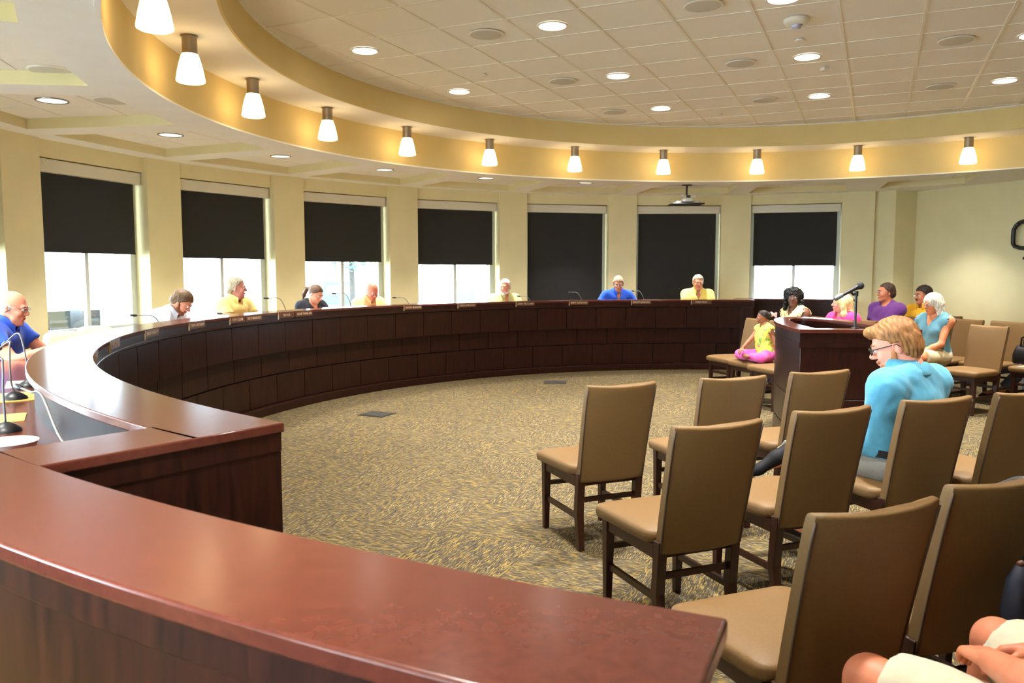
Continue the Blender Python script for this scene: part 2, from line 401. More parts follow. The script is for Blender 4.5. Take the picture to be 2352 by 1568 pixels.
def coffer(cs, m, ctr, step=.61, off=(0, 0)):
    n = len(cs)
    v = MB()
    for i in range(n):
        a, b = cs[i], cs[(i+1) % n]
        L = hypot(b[0]-a[0], b[1]-a[1]); nx, ny = (b[1]-a[1])/L*.02, -(b[0]-a[0])/L*.02
        if (a[0]+b[0])/2*nx+(a[1]+b[1])/2*ny < ctr[0]*nx+ctr[1]*ny: nx, ny = -nx, -ny
        v.add([(a[0], a[1], Z_SOF), (b[0], b[1], Z_SOF), (b[0], b[1], Z_COF+.03), (a[0], a[1], Z_COF+.03),
               (a[0]+nx, a[1]+ny, Z_SOF), (b[0]+nx, b[1]+ny, Z_SOF), (b[0]+nx, b[1]+ny, Z_COF+.03), (a[0]+nx, a[1]+ny, Z_COF+.03)],
              [(0, 1, 2, 3), (4, 7, 6, 5), (0, 3, 7, 4), (1, 5, 6, 2), (2, 6, 7, 3)])
    co = v.build('coffer', M['wall'], ceil)
    lid = MB().prism(cs, Z_COF+.012, Z_COF+.03).build('coffer_grid', M['grid'], co)
    ca, sa = cos(R(m)), sin(R(m))
    for i in range(-3, 4):
        for j in range(-3, 4):
            g = .007
            sq = [((i+off[0])*step+g, (j+off[1])*step+g), ((i+1+off[0])*step-g, (j+off[1])*step+g), ((i+1+off[0])*step-g, (j+1+off[1])*step-g), ((i+off[0])*step+g, (j+1+off[1])*step-g)]
            sq = [(ctr[0]+x*ca-y*sa, ctr[1]+x*sa+y*ca) for x, y in sq]
            p = clip_convex(sq, cs)
            if len(p) >= 3:
                ar = abs(sum(p[q][0]*p[(q+1) % len(p)][1]-p[(q+1) % len(p)][0]*p[q][1] for q in range(len(p))))/2
                if ar > .004: MB().prism(p, Z_COF, Z_COF+.013).build('ceiling_tile', M['tile'], co)
    return co
for m in BAYS:
    cs = coffer_corners(m); a0, a1 = m-7.5, m+7.5
    inner = [pol(R_BAND, a0+(a1-a0)*i/8) for i in range(9)]
    yo = 8.0; o0, o1 = bay(m, -yo*math.tan(R(7.5)), yo), bay(m, yo*math.tan(R(7.5)), yo)
    quad_grid(sof, inner[:5]+[cs[1-1]] if False else [inner[0]] + [cs[0], cs[3], o0], Z_SOF, False)
    quad_grid(sof, [inner[8], o1, cs[2], cs[1]], Z_SOF, False)
    quad_grid(sof, inner + [cs[1], cs[0]], Z_SOF, False)
    quad_grid(sof, [cs[3], cs[2], o1, o0], Z_SOF, False)
    ctr = bay(m, 0, 6.49)
    coffer(cs, m, ctr, off=(-.5, -.5))
# flat soffit on the straight side, with the end coffer
ce = [pol(5.75, 61.6), pol(5.75, 50.6), (6.78, 12.15), (5.86, 12.92)]
cm = mirror
def out_pt(a):                       # where the bearing leaves the straight-walled side
    best = 12
    for n_ in (n1, n2):
        c_ = cos(R(a))*n_[0]+sin(R(a))*n_[1]
        if c_ > .01: best = min(best, (D1+.2)/c_)
    return pol(min(best, 8.4), a)
angs = [-114+i*3 for i in range(61)]
for a, b in zip(angs[:-1], angs[1:]):
    if a >= 48 or b <= -96: continue
    quad_grid(sof, [pol(R_BAND, a), out_pt(a), out_pt(b), pol(R_BAND, b)], Z_SOF, False)
for f_ in (lambda p: p, mirror):
    inn = [f_(pol(R_BAND, 48+3*i)) for i in range(7)]
    c_ = [f_(p) for p in ce]; far = [f_(p) for p in (out_pt(48), (7.4, 13.9), pol(8.0, 66))]
    polys = [inn + [c_[0], c_[1]], [inn[6], far[2], c_[3], c_[0]], [c_[3], far[2], far[1], far[0], c_[2]], [inn[0], c_[1], c_[2], far[0]]]
    for p in polys: quad_grid(sof, p, Z_SOF, False)
    ctr = (sum(p[0] for p in c_)/4, sum(p[1] for p in c_)/4)
    coffer(c_, 58.5 if f_(ce[0]) == ce[0] else 253.5, ctr, off=(-.5, -.5))
sof.build('lower_soffit', M['white'], ceil)
# tile ceiling
OX, OY, YAW = -1.4282+.007, 6.5242+.005, -.425
circ = [pol(R_UP, i*5) for i in range(72)]
full = MB().box(.011, TL-.011, .011, TL-.011, 0, .012).mesh('ceiling_tile', M['tile'])
def gp(i, j): return (OX+i*TL*cos(YAW)-j*TL*sin(YAW), OY+i*TL*sin(YAW)+j*TL*cos(YAW))
for i in range(-12, 20):
    for j in range(-14, 20):
        q = [gp(i, j), gp(i+1, j), gp(i+1, j+1), gp(i, j+1)]
        rr = [hypot(x-CX, y-CY) for x, y in q]
        if max(rr) < R_UP-.01:
            o = bpy.data.objects.new('ceiling_tile', full); COL.objects.link(o); o.parent = ceil
            o.location = (q[0][0], q[0][1], Z_CEIL+.002); o.rotation_euler = (0, 0, YAW)
        elif min(rr) < R_UP+.3:
            e = .011/TL
            q = [gp(i+e, j+e), gp(i+1-e, j+e), gp(i+1-e, j+1-e), gp(i+e, j+1-e)]
            p = clip_convex(q, circ)
            if len(p) >= 3: MB().prism(p, Z_CEIL+.002, Z_CEIL+.014).build('ceiling_tile', M['tile'], ceil)
lcx, lcy = CX-OX, CY-OY
lx, ly = (lcx*cos(YAW)+lcy*sin(YAW)), (-lcx*sin(YAW)+lcy*cos(YAW))      # circle centre in grid coordinates
for ax in (0, 1):
    c0 = (lx, ly)[ax]
    for i in range(-20, 24):
        d = i*TL-c0
        if abs(d) >= R_UP-.05: continue
        h = sqrt(R_UP**2-d*d); c1 = (ly, lx)[ax]
        b = MB()
        if ax == 0: b.box(i*TL-.0125, i*TL+.0125, c1-h, c1+h, -.004, .010)
        else: b.box(c1-h, c1+h, i*TL-.0125, i*TL+.0125, -.0035, .0095)
        b.build('grid_bar', M['grid'], ceil, loc=(OX, OY, Z_CEIL), rot=(0, 0, YAW))
MB().lathe([(R_UP+.02, 0), (R_UP+.02, .01)], 72).build('ceiling_deck', M['white'], ceil, loc=(CX, CY, Z_CEIL+.02))

# ------------------------------------------------------------------ lamps
def arealight(name, loc_, power, size, col, parent=None, spread=150):
    l = bpy.data.lights.new(name, 'AREA'); l.shape = 'DISK'; l.size = size; l.energy = power; l.color = col; l.spread = R(spread)
    o = bpy.data.objects.new(name, l); COL.objects.link(o); o.location = loc_
    if parent: o.parent = parent
    return o
NTH = ['first', 'second', 'third', 'fourth', 'fifth', 'sixth', 'seventh', 'eighth', 'ninth', 'tenth', 'eleventh', 'twelfth']
def make_sconce(label):
    t = thing('ceiling_lamp', label, 'lamp', (0, 0, 0), 0, 'frosted bell lamps around the amber ring')
    MB().lathe([(.062, 0), (.062, -.006), (.056, -.008)], 28).build('canopy', M['nickel'], t, 40)
    MB().lathe([(.054, -.006), (.054, -.128), (.058, -.130), (.058, -.136)], 28).build('socket_tube', M['nickel'], t, 40)
    pr = [(.058, -.134), (.066, -.155), (.078, -.195), (.090, -.245), (.098, -.29), (.103, -.318), (.101, -.330), (.09, -.336), (.05, -.339), (.004, -.340)]
    MB().lathe(pr, 32).build('glass_shade', M['shade'], t, 60)
    return t
sc = None; vis_ang = [201, 186, 171, 156, 141, 126, 111, 96, 81, 66, 51]
for k in range(24):
    a = (51+15*k) % 360; x, y = pol(5.093, a)
    if a in vis_ang:
        i = vis_ang.index(a)
        lb = 'frosted bell lamp, %s along the amber ring counting the cut-off one as first' % NTH[i] if i else 'frosted glowing bell lamp cut off by the top edge of the picture'
    else: lb = 'frosted bell lamp on the ceiling ring beyond the picture'
    if sc is None: sc = make_sconce(lb); sc.location = (x, y, Z_RING)
    else: dup(sc, (x, y, Z_RING), 0, lb)
def make_downlight(label, z, coffer_type):
    t = thing('recessed_downlight', label, 'light', (0, 0, z), 0, 'recessed downlights in the ceiling')
    MB().lathe([(.112, -.006), (.125, -.006), (.128, -.002), (.128, .002), (.112, .004)], 32, caps=False).build('trim_ring', M['chrome'] if coffer_type else M['plastic_w'], t, 40)
    MB().lathe([(.002, -.0015), (.112, -.002)], 32, caps=False).build('lit_lens', M['lens2'] if coffer_type else M['lens'], t)
    arealight('lamp_light', (0, 0, -.012), P_COFF if coffer_type else P_DOWN, .2, (1.0, .97, .92), t, 84)
    return t
DL = [(.331, 6.747), (-1.339, 7.487), (-.589, 9.158), (1.092, 8.435), (1.839, 10.098), (2.763, 7.696), (3.522, 9.381), (5.194, 8.643), (1.998, 6.085)]
DLN = ['largest bright recessed downlight beside the round speaker near the top', 'bright recessed downlight nearest the second bell lamp, close to the curved edge', 'recessed downlight near the curved edge above the fifth bell lamp',
       'recessed downlight in the middle of the tile ceiling, above the green-shirted man', 'recessed downlight nearest the seventh bell lamp', 'bright recessed downlight between the white sensor disc and the small sensor box',
       'recessed downlight above the ninth bell lamp', 'recessed downlight closest to the wall bracket side of the ceiling', 'recessed downlight cut off by the top edge of the picture']
d0 = None
for i, (x, y) in enumerate(DL):
    if d0 is None: d0 = make_downlight(DLN[i], Z_CEIL, False); d0.location = (x, y, Z_CEIL-.004)
    else: dup(d0, (x, y, Z_CEIL-.004), 0, DLN[i])
for (x, y) in [(4.44, 7.0), (3.67, 5.34), (1.25, 4.41), (-.42, 5.08), (2.92, 3.67), (.5, 2.74)]:
    dup(d0, (x, y, Z_CEIL-.004), 0, 'recessed downlight in the part of the tile ceiling beyond the picture')
c0_ = None
CN = {7: 'recessed downlight in the coffer above the bald man in blue', 6: 'recessed downlight in the coffer above the window with empty cream chairs', 5: 'recessed downlight in the coffer between the third and fourth bell lamps',
      4: 'recessed downlight in the coffer between the fourth and fifth bell lamps', 3: 'recessed downlight in the coffer between the fifth and sixth bell lamps', 2: 'recessed downlight in the coffer between the sixth and seventh bell lamps',
      1: 'recessed downlight in the coffer behind the hanging projector', 0: 'recessed downlight in the coffer over the black-haired woman'}
for k, m in enumerate(BAYS):
    x, y = bay(m, 0, 6.49)
    lb = CN.get(k, 'recessed downlight in a coffer of the outer ceiling beyond the picture')
    if k == 1: x, y = bay(m, .25, 6.35)
    if c0_ is None: c0_ = make_downlight(lb, Z_COF, True); c0_.location = (x, y, Z_COF-.002)
    else: dup(c0_, (x, y, Z_COF-.002), 0, lb)
dup(c0_, (6.22, 11.95, Z_COF-.002), 0, 'recessed downlight hidden in the end coffer by the plain wall')
# speakers, sensors
SP = [(-.217, 6.976, 'round white ceiling speaker between the two bright downlights near the second bell lamp'), (.538, 8.663, 'round white ceiling speaker next to the middle downlight, above the fifth bell lamp'), (1.291, 10.316, 'round white ceiling speaker near the curved edge above the sixth bell lamp'),
      (1.446, 6.24, 'round white ceiling speaker at the top edge of the picture'), (2.211, 7.932, 'round white ceiling speaker beside the downlight with the small sensor box'), (2.97, 9.592, 'faint round white ceiling speaker above the eighth bell lamp'),
      (3.862, 7.156, 'round white ceiling speaker highest on the wall bracket side'), (4.659, 8.903, 'round white ceiling speaker above the eleventh bell lamp')]
s0 = None
def make_speaker(lb, z):
    t = thing('ceiling_speaker', lb, 'speaker', (0, 0, z), 0, 'round ceiling speakers')
    MB().lathe([(.150, 0), (.150, -.006), (.142, -.011), (.134, -.009)], 36, caps=False).build('rim', M['plastic_w'], t, 40)
    MB().lathe([(.135, -.008), (.09, -.012), (.003, -.0135)], 36, caps=False).build('grille', M['grille'], t, True)
    return t
for x, y, lb in SP:
    if s0 is None: s0 = make_speaker(lb, 0); s0.location = (x, y, Z_CEIL-.003)
    else: dup(s0, (x, y, Z_CEIL-.003), 0, lb)
dup(s0, bay(186+1.5, .05, 5.98)+(Z_COF-.001,), 0, 'round white speaker in the coffer nearest the top corner of the picture')
dup(s0, bay(178.5, 0, 5.99)+(Z_COF-.001,), 0, 'round white speaker half hidden by the coffer edge, behind a downlight')
t = thing('smoke_detector', 'white domed smoke detector with a shiny clear lens near the top edge', 'smoke detector', (2.268, 6.576, Z_CEIL-.003))
MB().lathe([(.10, 0), (.10, -.02), (.085, -.038), (.05, -.046)], 32).build('housing', M['plastic_w'], t, 40)
MB().lathe([(.048, -.046), (.04, -.066), (.02, -.078), (.002, -.08)], 24).build('dome_lens', mat('clear_dome', srgb(190, 195, 225), .08, metal=.4), t, True)
for x, y, lb, r in [(2.491, 7.13, 'small white sprinkler cover disc beside the smoke detector', .045), (-.279, 8.362, 'small cream sprinkler cover disc above the fourth bell lamp', .035), (2.654, 10.4, 'tiny white sprinkler cover disc above the seventh bell lamp', .035)]:
    t = thing('sprinkler_cover', lb, 'sprinkler', (x, y, Z_CEIL-.003))
    MB().lathe([(r*.7, 0), (r*.7, -.012)], 20).build('neck', M['plastic_w'], t, 40); MB().lathe([(r, -.012), (r, -.018), (r*.8, -.021)], 20).build('disc', M['plastic_w'], t, 40)
t = thing('occupancy_sensor', 'small white square sensor box on the ceiling tile behind a downlight', 'sensor', (3.08, 8.082, Z_CEIL-.003), .3)
bevel(MB().box(-.035, .035, -.03, .03, -.035, 0).build('housing', M['plastic_w'], t), .006); MB().sphere((0, 0, -.035), (.02, .02, .012)).build('sensor_eye', M['grille'], t, True)
# ------------------------------------------------------------------ council dais
dais = thing('council_dais', 'long curved dark mahogany dais with panelled front sweeping along the windows', 'desk', (CX, CY, 0))
def dpart(name, mb, m, sm=None, bv=0):
    o = mb.build(name, m, dais, sm)
    if bv: bevel(o, bv)
    return o
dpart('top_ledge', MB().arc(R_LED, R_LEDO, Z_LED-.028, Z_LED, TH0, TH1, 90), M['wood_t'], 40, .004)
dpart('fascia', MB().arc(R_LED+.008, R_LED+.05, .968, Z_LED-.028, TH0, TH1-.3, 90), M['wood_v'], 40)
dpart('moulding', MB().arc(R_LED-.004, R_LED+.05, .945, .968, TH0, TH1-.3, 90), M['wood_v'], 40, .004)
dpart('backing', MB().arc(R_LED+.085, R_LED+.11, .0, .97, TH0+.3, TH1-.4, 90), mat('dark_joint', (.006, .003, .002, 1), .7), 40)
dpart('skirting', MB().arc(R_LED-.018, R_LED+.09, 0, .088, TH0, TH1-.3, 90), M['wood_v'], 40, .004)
MB().arc(R_LEDO-.1, 7.60, .0, Z_PLAT, TH0+.6, TH1-2, 80, (CX, CY)).build('platform', M['carpet'], floor, 40)
g = .09
for step, ref, z0, z1, r in ((4.905, 144.72, .628, .942, .012), (4.975, 148.22, .398, .628, .062), (4.975, 145.70, .091, .392, .048)):
    k0 = int((TH0-ref)/step)-1
    for k in range(k0, k0+36):
        a0, a1 = ref+k*step, ref+(k+1)*step
        a0, a1 = max(a0, TH0), min(a1, TH1-.3)
        if a1-a0 < .3: continue
        b = MB().arc(R_LED+r, R_LED+.085, z0+.003, z1-.003, a0+g/2, a1-g/2, 3)
        dpart('wood_panel', b, M['wood_v'], 30)
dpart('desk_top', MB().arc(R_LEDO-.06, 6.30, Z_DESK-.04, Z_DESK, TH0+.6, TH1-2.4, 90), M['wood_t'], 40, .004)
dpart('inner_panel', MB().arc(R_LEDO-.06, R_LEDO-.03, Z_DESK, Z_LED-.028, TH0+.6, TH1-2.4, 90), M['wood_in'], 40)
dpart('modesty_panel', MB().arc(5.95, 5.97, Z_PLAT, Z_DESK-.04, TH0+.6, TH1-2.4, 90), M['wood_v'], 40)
def ends(a_in, sgn, root_label, name, back=6):
    """radial end wall of the dais and the curved low wall that continues from it"""
    def P(r, a): return (r*cos(R(a)), r*sin(R(a)))
    def strip(off0, off1, r0, r1, z0, z1):
        # strip parallel to the radial line at bearing a_in, from off0 to off1 measured into the dais
        d = (cos(R(a_in)), sin(R(a_in))); nrm = (d[1]*sgn, -d[0]*sgn)
        pts = [(d[0]*r0+nrm[0]*off0, d[1]*r0+nrm[1]*off0), (d[0]*r1+nrm[0]*off0, d[1]*r1+nrm[1]*off0), (d[0]*r1+nrm[0]*off1, d[1]*r1+nrm[1]*off1), (d[0]*r0+nrm[0]*off1, d[1]*r0+nrm[1]*off1)]
        cr = (pts[1][0]-pts[0][0])*(pts[2][1]-pts[1][1])-(pts[1][1]-pts[0][1])*(pts[2][0]-pts[1][0])
        return MB().prism(pts if cr > 0 else pts[::-1], z0, z1)
    dpart('end_ledge', strip(0, .235, R_LEDO-.02, 6.11, Z_LED-.028, Z_LED), M['wood_t'], None, .004)
    dpart('end_fascia', strip(.008, .20, R_LED+.006, 6.11, .968, Z_LED-.028), M['wood_v'])
    dpart('end_panel', strip(.012, .20, R_LED+.006, 6.11, 0.0, .968), M['wood_v'])
    w = thing(name, root_label, 'counter', (CX, CY, 0))
    span = 14.55
    a_far = a_in+sgn*span; lo, hi = min(a_in-sgn*back, a_far), max(a_in-sgn*back, a_far)
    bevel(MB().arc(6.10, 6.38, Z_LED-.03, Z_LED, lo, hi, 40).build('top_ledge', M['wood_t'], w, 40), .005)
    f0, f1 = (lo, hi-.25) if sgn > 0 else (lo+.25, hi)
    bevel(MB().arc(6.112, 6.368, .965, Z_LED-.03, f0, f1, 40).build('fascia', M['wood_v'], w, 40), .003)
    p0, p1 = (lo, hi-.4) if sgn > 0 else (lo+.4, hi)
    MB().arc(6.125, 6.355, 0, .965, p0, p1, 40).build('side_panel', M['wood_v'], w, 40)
    return w
ends(TH1, 1, 'dark mahogany low curved counter wall with a broad reddish top, nearest the viewer', 'counter_wall')
ends(TH0, -1, 'dark mahogany low counter wall at the far dais end, under the last window', 'counter_wall', 1.5)

# ------------------------------------------------------------------ name plates
def text_mesh(s, size, ext=.0006):
    c = bpy.data.curves.new('lettering', 'FONT'); c.body = s; c.size = size; c.extrude = ext; c.align_x = 'CENTER'; c.align_y = 'CENTER'; c.resolution_u = 2
    o = bpy.data.objects.new('lettering', c); COL.objects.link(o); bpy.context.view_layer.update()
    me = bpy.data.meshes.new_from_object(o.evaluated_get(bpy.context.evaluated_depsgraph_get()))
    bpy.data.objects.remove(o); bpy.data.curves.remove(c); me.materials.clear(); me.materials.append(M['brass']); return me
PL = [(203.8, 'ROY HART', 'name plate seen almost edge-on where the dais front turns away', 1), (195.3, 'PAT DUKE', 'narrow brown name plate on the tightest part of the dais curve', 1), (185.6, 'JERRY BURNETT', 'brown name plate below the two empty cream chairs', 1),
      (176.1, 'TOM GATEHAM', 'brown name plate in front of the bearded man in white', 1), (168.3, 'CITY CLERK', 'plate reading CITY CLERK in front of the grey-haired man in yellow', 2), (165.2, 'RICH BRADLEY', 'brown name plate joined to the CITY CLERK plate', 2),
      (159.3, 'MAYOR', 'brown plate reading MAYOR before the woman in black', 2), (156.1, 'GENE WHELAN', 'brown name plate joined to the MAYOR plate', 2), (136.8, 'DAVID BURGESS', 'brown name plate beyond the balding man in orange', 1),
      (127.4, 'LINDA STEWART', 'brown name plate under the fourth window, between two men', 1), (117.4, 'JERRY MCCLAIN', 'brown name plate beside the white-bearded man in green', 1), (108.4, 'JIMMY GATEHAM', 'brown name plate under the lone microphone on the lowered blind', 1),
      (98.1, 'MONTY JORDAN', 'brown name plate beside the man in royal blue', 1), (88.5, 'MIKE DEW', 'brown name plate in front of the broad man in yellow', 1)]
for a, s, lb, kind in PL:
    x, y = pol(R_LED+.004, a)
    t = thing('name_plate', lb, 'name plate', (x, y, 1.0), R(a)-pi/2, 'name plates along the dais front')
    # local +Y points outward; the face looks along -Y
    wd = .30 if kind == 1 else (.27 if 'MAYOR' in s or 'CITY' in s else .29)
    bevel(MB().box(-wd/2, wd/2, -.008, .006, -.014, .044).build('plate', M['plate'], t), .002)
    if kind == 1 or 'MAYOR' in s or 'CITY' in s:
        MB().box(-wd/2-.004, -wd/2, -.010, .006, -.026, .044).build('edge_strip', M['brass'], t)
    me = text_mesh(s, .036); o = bpy.data.objects.new('lettering', me); COL.objects.link(o); o.parent = t
    o.location = (0, -.0092, .015); o.rotation_euler = (pi/2, 0, 0)
    wt = max(v.co.x for v in me.vertices)-min(v.co.x for v in me.vertices)
    if wt > wd*.86: o.scale = (wd*.86/wt, 1, 1)

# ------------------------------------------------------------------ lectern
PZ = 1.03
pc = (2.258, 6.24); pd = R(-3); PA, PB = .45, 1.70
lect = thing('lectern', 'tall dark wooden bow-fronted lectern with a recessed top', 'lectern', (pc[0]+PA*cos(pd), pc[1]+PA*sin(pd), 0), pd)
def bow(gx, n=40, y0=0.0):            # D-shaped outline grown by gx; local +Y away from the flat side
    a, b = PA+gx, PB+gx; pts = []
    for i in range(n+1):
        f = pi*i/n; pts.append((a*cos(f), y0-gx+ (b+gx)*(sin(f)**1.0)))
    return pts
def dshape(name, gx, z0, z1, m, bv=.004):
    return bevel(MB().prism(bow(gx), z0, z1).build(name, m, lect, 35), bv)
dshape('base_drum', 0, 0, .20, M['wood_v']); dshape('joint_band', -.006, .20, .206, M['black'], .001)
dshape('middle_drum', 0, .206, .47, M['wood_v']); dshape('joint_band', -.006, .47, .476, M['black'], .001)
dshape('upper_drum', 0, .476, .885, M['wood_v']); 
# top rim with an opening
def rim_mesh(z0, z1, gx=.02):
    o_ = bow(gx); n = len(o_); i_ = []
    for i in range(n):
        f = pi*i/(n-1); i_.append(((PA-.15)*cos(f), .10+(PB-.28)*sin(f)))
    v = [(x, y, z1) for x, y in o_]+[(x, y, z1) for x, y in i_]+[(x, y, z0) for x, y in o_]+[(x, y, z0) for x, y in i_]
    f = []
    for i in range(n):
        j = (i+1) % n
        f += [(i, j, n+j, n+i), (2*n+i, 3*n+i, 3*n+j, 2*n+j), (i, 2*n+i, 2*n+j, j), (n+i, n+j, 3*n+j, 3*n+i)]
    return MB().add(v, f), i_
rm, inn_ = rim_mesh(1.0, PZ)
bevel(rm.build('top_rim', M['wood_t'], lect, 35), .004)
rim_mesh(.885, .925, .012)[0].build('cornice', M['wood_v'], lect, 35); rim_mesh(.925, 1.0, .004)[0].build('frieze', M['wood_v'], lect, 35)
# lectern microphone
mp = (2.72, 6.33)
ms = thing('microphone_stand', 'black microphone on a short stand at the lectern edge', 'microphone', (mp[0], mp[1], PZ))
MB().lathe([(.035, 0), (.035, .006), (.014, .012)], 20).build('base', M['black'], ms, 40)
MB().tube([(0, 0, .01), (0, 0, .27)], .0095, 12).build('post', M['black'], ms, 40)
MB().tube([(0, 0, .255), (0, 0, .295)], .016, 12).build('collar', M['black'], ms, 40)
MB().tube([(0, 0, .285), (-.03, -.01, .268), (-.045, -.012, .285)], .011, 10).build('clip', M['black'], ms, 40)
d = Vector((.83, .12, .42)).normalized(); c0 = Vector((-.045, -.014, .30))
MB().tube([tuple(c0+d*q) for q in (-.085, -.08, .02, .05, .058)], [.010, .012, .0145, .019, .021], 14).build('microphone_body', M['black'], ms, 40)
MB().sphere(tuple(c0+d*.082), .029).build('microphone_head', mat('mic_grille', srgb(30, 30, 32), .6, bump=.4, bscale=900), ms, True)
MB().tube([tuple(c0+d*q) for q in (-.155, -.152, -.086, -.083)], [.015, .0165, .0165, .012], 14).build('transmitter_plug', mat('grey_plug', srgb(92, 92, 100), .4), ms, 40)

# ------------------------------------------------------------------ chairs
def rrect(w, d, r, n=5, cx=0, cy=0):
    pts = []
    for qx, qy, a0 in ((1, 1, 0), (-1, 1, 90), (-1, -1, 180), (1, -1, 270)):
        for i in range(n+1):
            a = R(a0+90*i/n); pts.append((cx+qx*(w/2-r)+r*cos(a), cy+qy*(d/2-r)+r*sin(a)))
    return pts
def make_chair():
    t = thing('dining_chair', '', 'chair', (0, 0, 0), 0, 'tan upholstered audience chairs')
    # seat
    rings = []
    for k, (s, z) in enumerate(((.93, .398), (.985, .405), (1.0, .42), (1.0, .436), (.985, .449), (.95, .458), (.88, .464), (.7, .470), (.4, .474))):
        pr = []
        for x, y in rrect(.455*s, .445*s, .05*s+.004, 6):
            tp = 1.0+.05*(y/.22)            # wider at the front
            pr.append((x*tp, y+.025, z-.006*(y/.22)**2*(1 if k > 4 else 0)))
        rings.append(pr)
    MB().loft(rings).build('seat', M['vinyl'], t, 60)
    ap = MB()
    ap.box(-.195, .195, .185, .205, .345, .40); ap.box(-.18, .18, -.215, -.195, .345, .40)
    ap.box(-.198, -.178, -.2, .2, .345, .40); ap.box(.178, .198, -.2, .2, .345, .40)
    ap.build('seat_frame', M['wood_c'], t)
    # back
    rings = []; zs = [.372, .376, .39, .45, .52, .60, .68, .76, .83, .875, .893, .901, .905]
    for k, z in enumerate(zs):
        q = (z-.372)/.533
        w = .382+.026*q; th = .050-.004*q
        e = 1.0
        if k == 0: e = .86
        elif k == 1: e = .96
        elif k == len(zs)-1: e = .55
        elif k == len(zs)-2: e = .84
        elif k == len(zs)-3: e = .95
        yc = -.222-.095*q-.018*q*q
        pr = []
        N = 10
        front = [(-1+2*i/N) for i in range(N+1)]
        for u in front: pr.append((u*(w/2-.012*(1-e)), yc+th/2*e-.020*(1-u*u)*1.0-.006*(abs(u) > .95), z))
        for u in front[::-1]: pr.append((u*(w/2-.012*(1-e)), yc-th/2*e-.022*(1-u*u)+.006*(abs(u) > .95), z))
        # the top edge sags a little between its corners
        pr = [(x, y, z2-(.012*(1-(x/(w/2))**2) if k > 8 else 0)) for x, y, z2 in pr]
        rings.append(pr)
    bk = MB().loft(rings).build('backrest', M['vinyl'], t, 55)
    for s in (-1, 1):
        pts = []
        for z in (.378, .45, .55, .65, .75, .84, .885):
            q = (z-.372)/.533; w = .382+.026*q; th = .050-.004*q; yc = -.222-.095*q-.018*q*q
            pts.append((s*(w/2-.001), yc-th/2+.004, z))
        MB().tube(pts, .0042, 6).build('piping', M['pipe'], bk, True)
    def leg(p, q, a, b):
        r = []
        for (x, y, z), h in ((p, a), (q, b)): r.append([(x-h, y-h, z), (x+h, y-h, z), (x+h, y+h, z), (x-h, y+h, z)])
        return r
    for s in (-1, 1):
        m1 = MB().loft(leg((s*.183, .192, 0), (s*.183, .187, .40), .015, .022)); bevel(m1.build('leg', M['wood_c'], t), .003)
        r = leg((s*.176, -.232, 0), (s*.176, -.205, .20), .016, .021)+leg((s*.176, -.205, .20), (s*.176, -.222, .42), .021, .021)[1:]
        bevel(MB().loft(r).build('leg', M['wood_c'], t), .003)
        MB().box(s*.179-.009, s*.179+.009, -.2, .19, .165, .192).build('stretcher', M['wood_c'], t)
    MB().box(-.18, .18, .178, .196, .255, .28).build('stretcher', M['wood_c'], t)
    MB().box(-.178, .178, -.214, -.196, .255, .28).build('stretcher', M['wood_c'], t)
    return t
chair_proto = None
def chair(x, y, head, label):
    global chair_proto
    rz = R(head)-pi/2
    if chair_proto is None:
        chair_proto = make_chair(); chair_proto.location = (x, y, 0); chair_proto.rotation_euler = (0, 0, rz); chair_proto['label'] = label; return chair_proto
    return dup(chair_proto, (x, y, 0), rz, label)
def chair_top(xl, yl, xr, yr, label, z=.90):
    """place a chair from the two rear top corners of its back (plan points)"""
    mx, my = (xl+xr)/2, (yl+yr)/2; h = D(atan2(yr-yl, xr-xl))+90
    hx, hy = cos(R(h)), sin(R(h)); o = .362
    return chair(mx+hx*o, my+hy*o, h, label)
CH = [(.388, 4.014, .769, 4.173, 'empty tan chair standing foremost on the open carpet'),
      (.615, 2.945, .995, 3.100, 'empty tan chair in the second row beside the open carpet'),
      (1.041, 4.30, 1.425, 4.42, 'empty tan chair in the front row, second from the open carpet'),
      (1.627, 4.56, 2.00, 4.69, 'empty tan chair in the front row directly before the lectern'),
      (1.19, 3.27, 1.562, 3.42, 'empty tan chair beside the one with the aqua-shirted man'),
      (1.778, 3.553, 2.157, 3.690, 'tan chair on which the man in the aqua shirt sits'),
      (.735, 1.854, 1.100, 2.000, 'empty tan chair nearest the viewer, behind the end of the counter wall'),
      (1.205, 2.113, 1.575, 2.26, 'tan chair before the bare knees, next to the nearest empty chair'),
      (2.334, 3.77, 2.71, 3.92, 'tan chair past the aqua-shirted man, cut by the picture edge')]
for c in CH: chair_top(*c)
chair(1.80, 2.66, 112, 'tan chair showing only a seat corner between two nearer chair backs')
chair(2.52, 2.86, 114, 'tan chair beyond the picture under the person in dark trousers')
chair(1.22, 1.38, 112, 'tan chair beyond the picture under the person in khaki shorts')
# audience block on the far side
RB = [(2.67, 9.60, 200, 'empty tan chair at the dais end beside the little girl'), (2.80, 9.10, 200, 'tan chair on which the little girl sits'), (2.88, 8.61, 200, 'empty tan chair half hidden by the lectern, next to the little girl'),
      (3.62, 9.96, 202, 'tan chair under the black-haired woman'), (3.86, 9.36, 202, 'tan chair under the blonde woman in pink'),
      (4.80, 10.15, 204, 'tan chair under the man in the purple shirt'), (5.38, 10.30, 204, 'tan chair under the man in the golden yellow shirt'),
      (4.52, 8.93, 206, 'tan chair under the silver-haired woman in the sleeveless top'), (4.80, 8.36, 208, 'empty tan chair with its whole front showing, beside the silver-haired woman'),
      (5.20, 9.50, 206, 'empty tan chair behind the silver-haired woman, backing on the wall'), (5.42, 9.02, 208, 'empty tan chair seen behind the one with its whole front showing'),
      (5.68, 8.52, 208, 'tan chair with a black handbag on its seat')]
for c in RB: chair(*c)
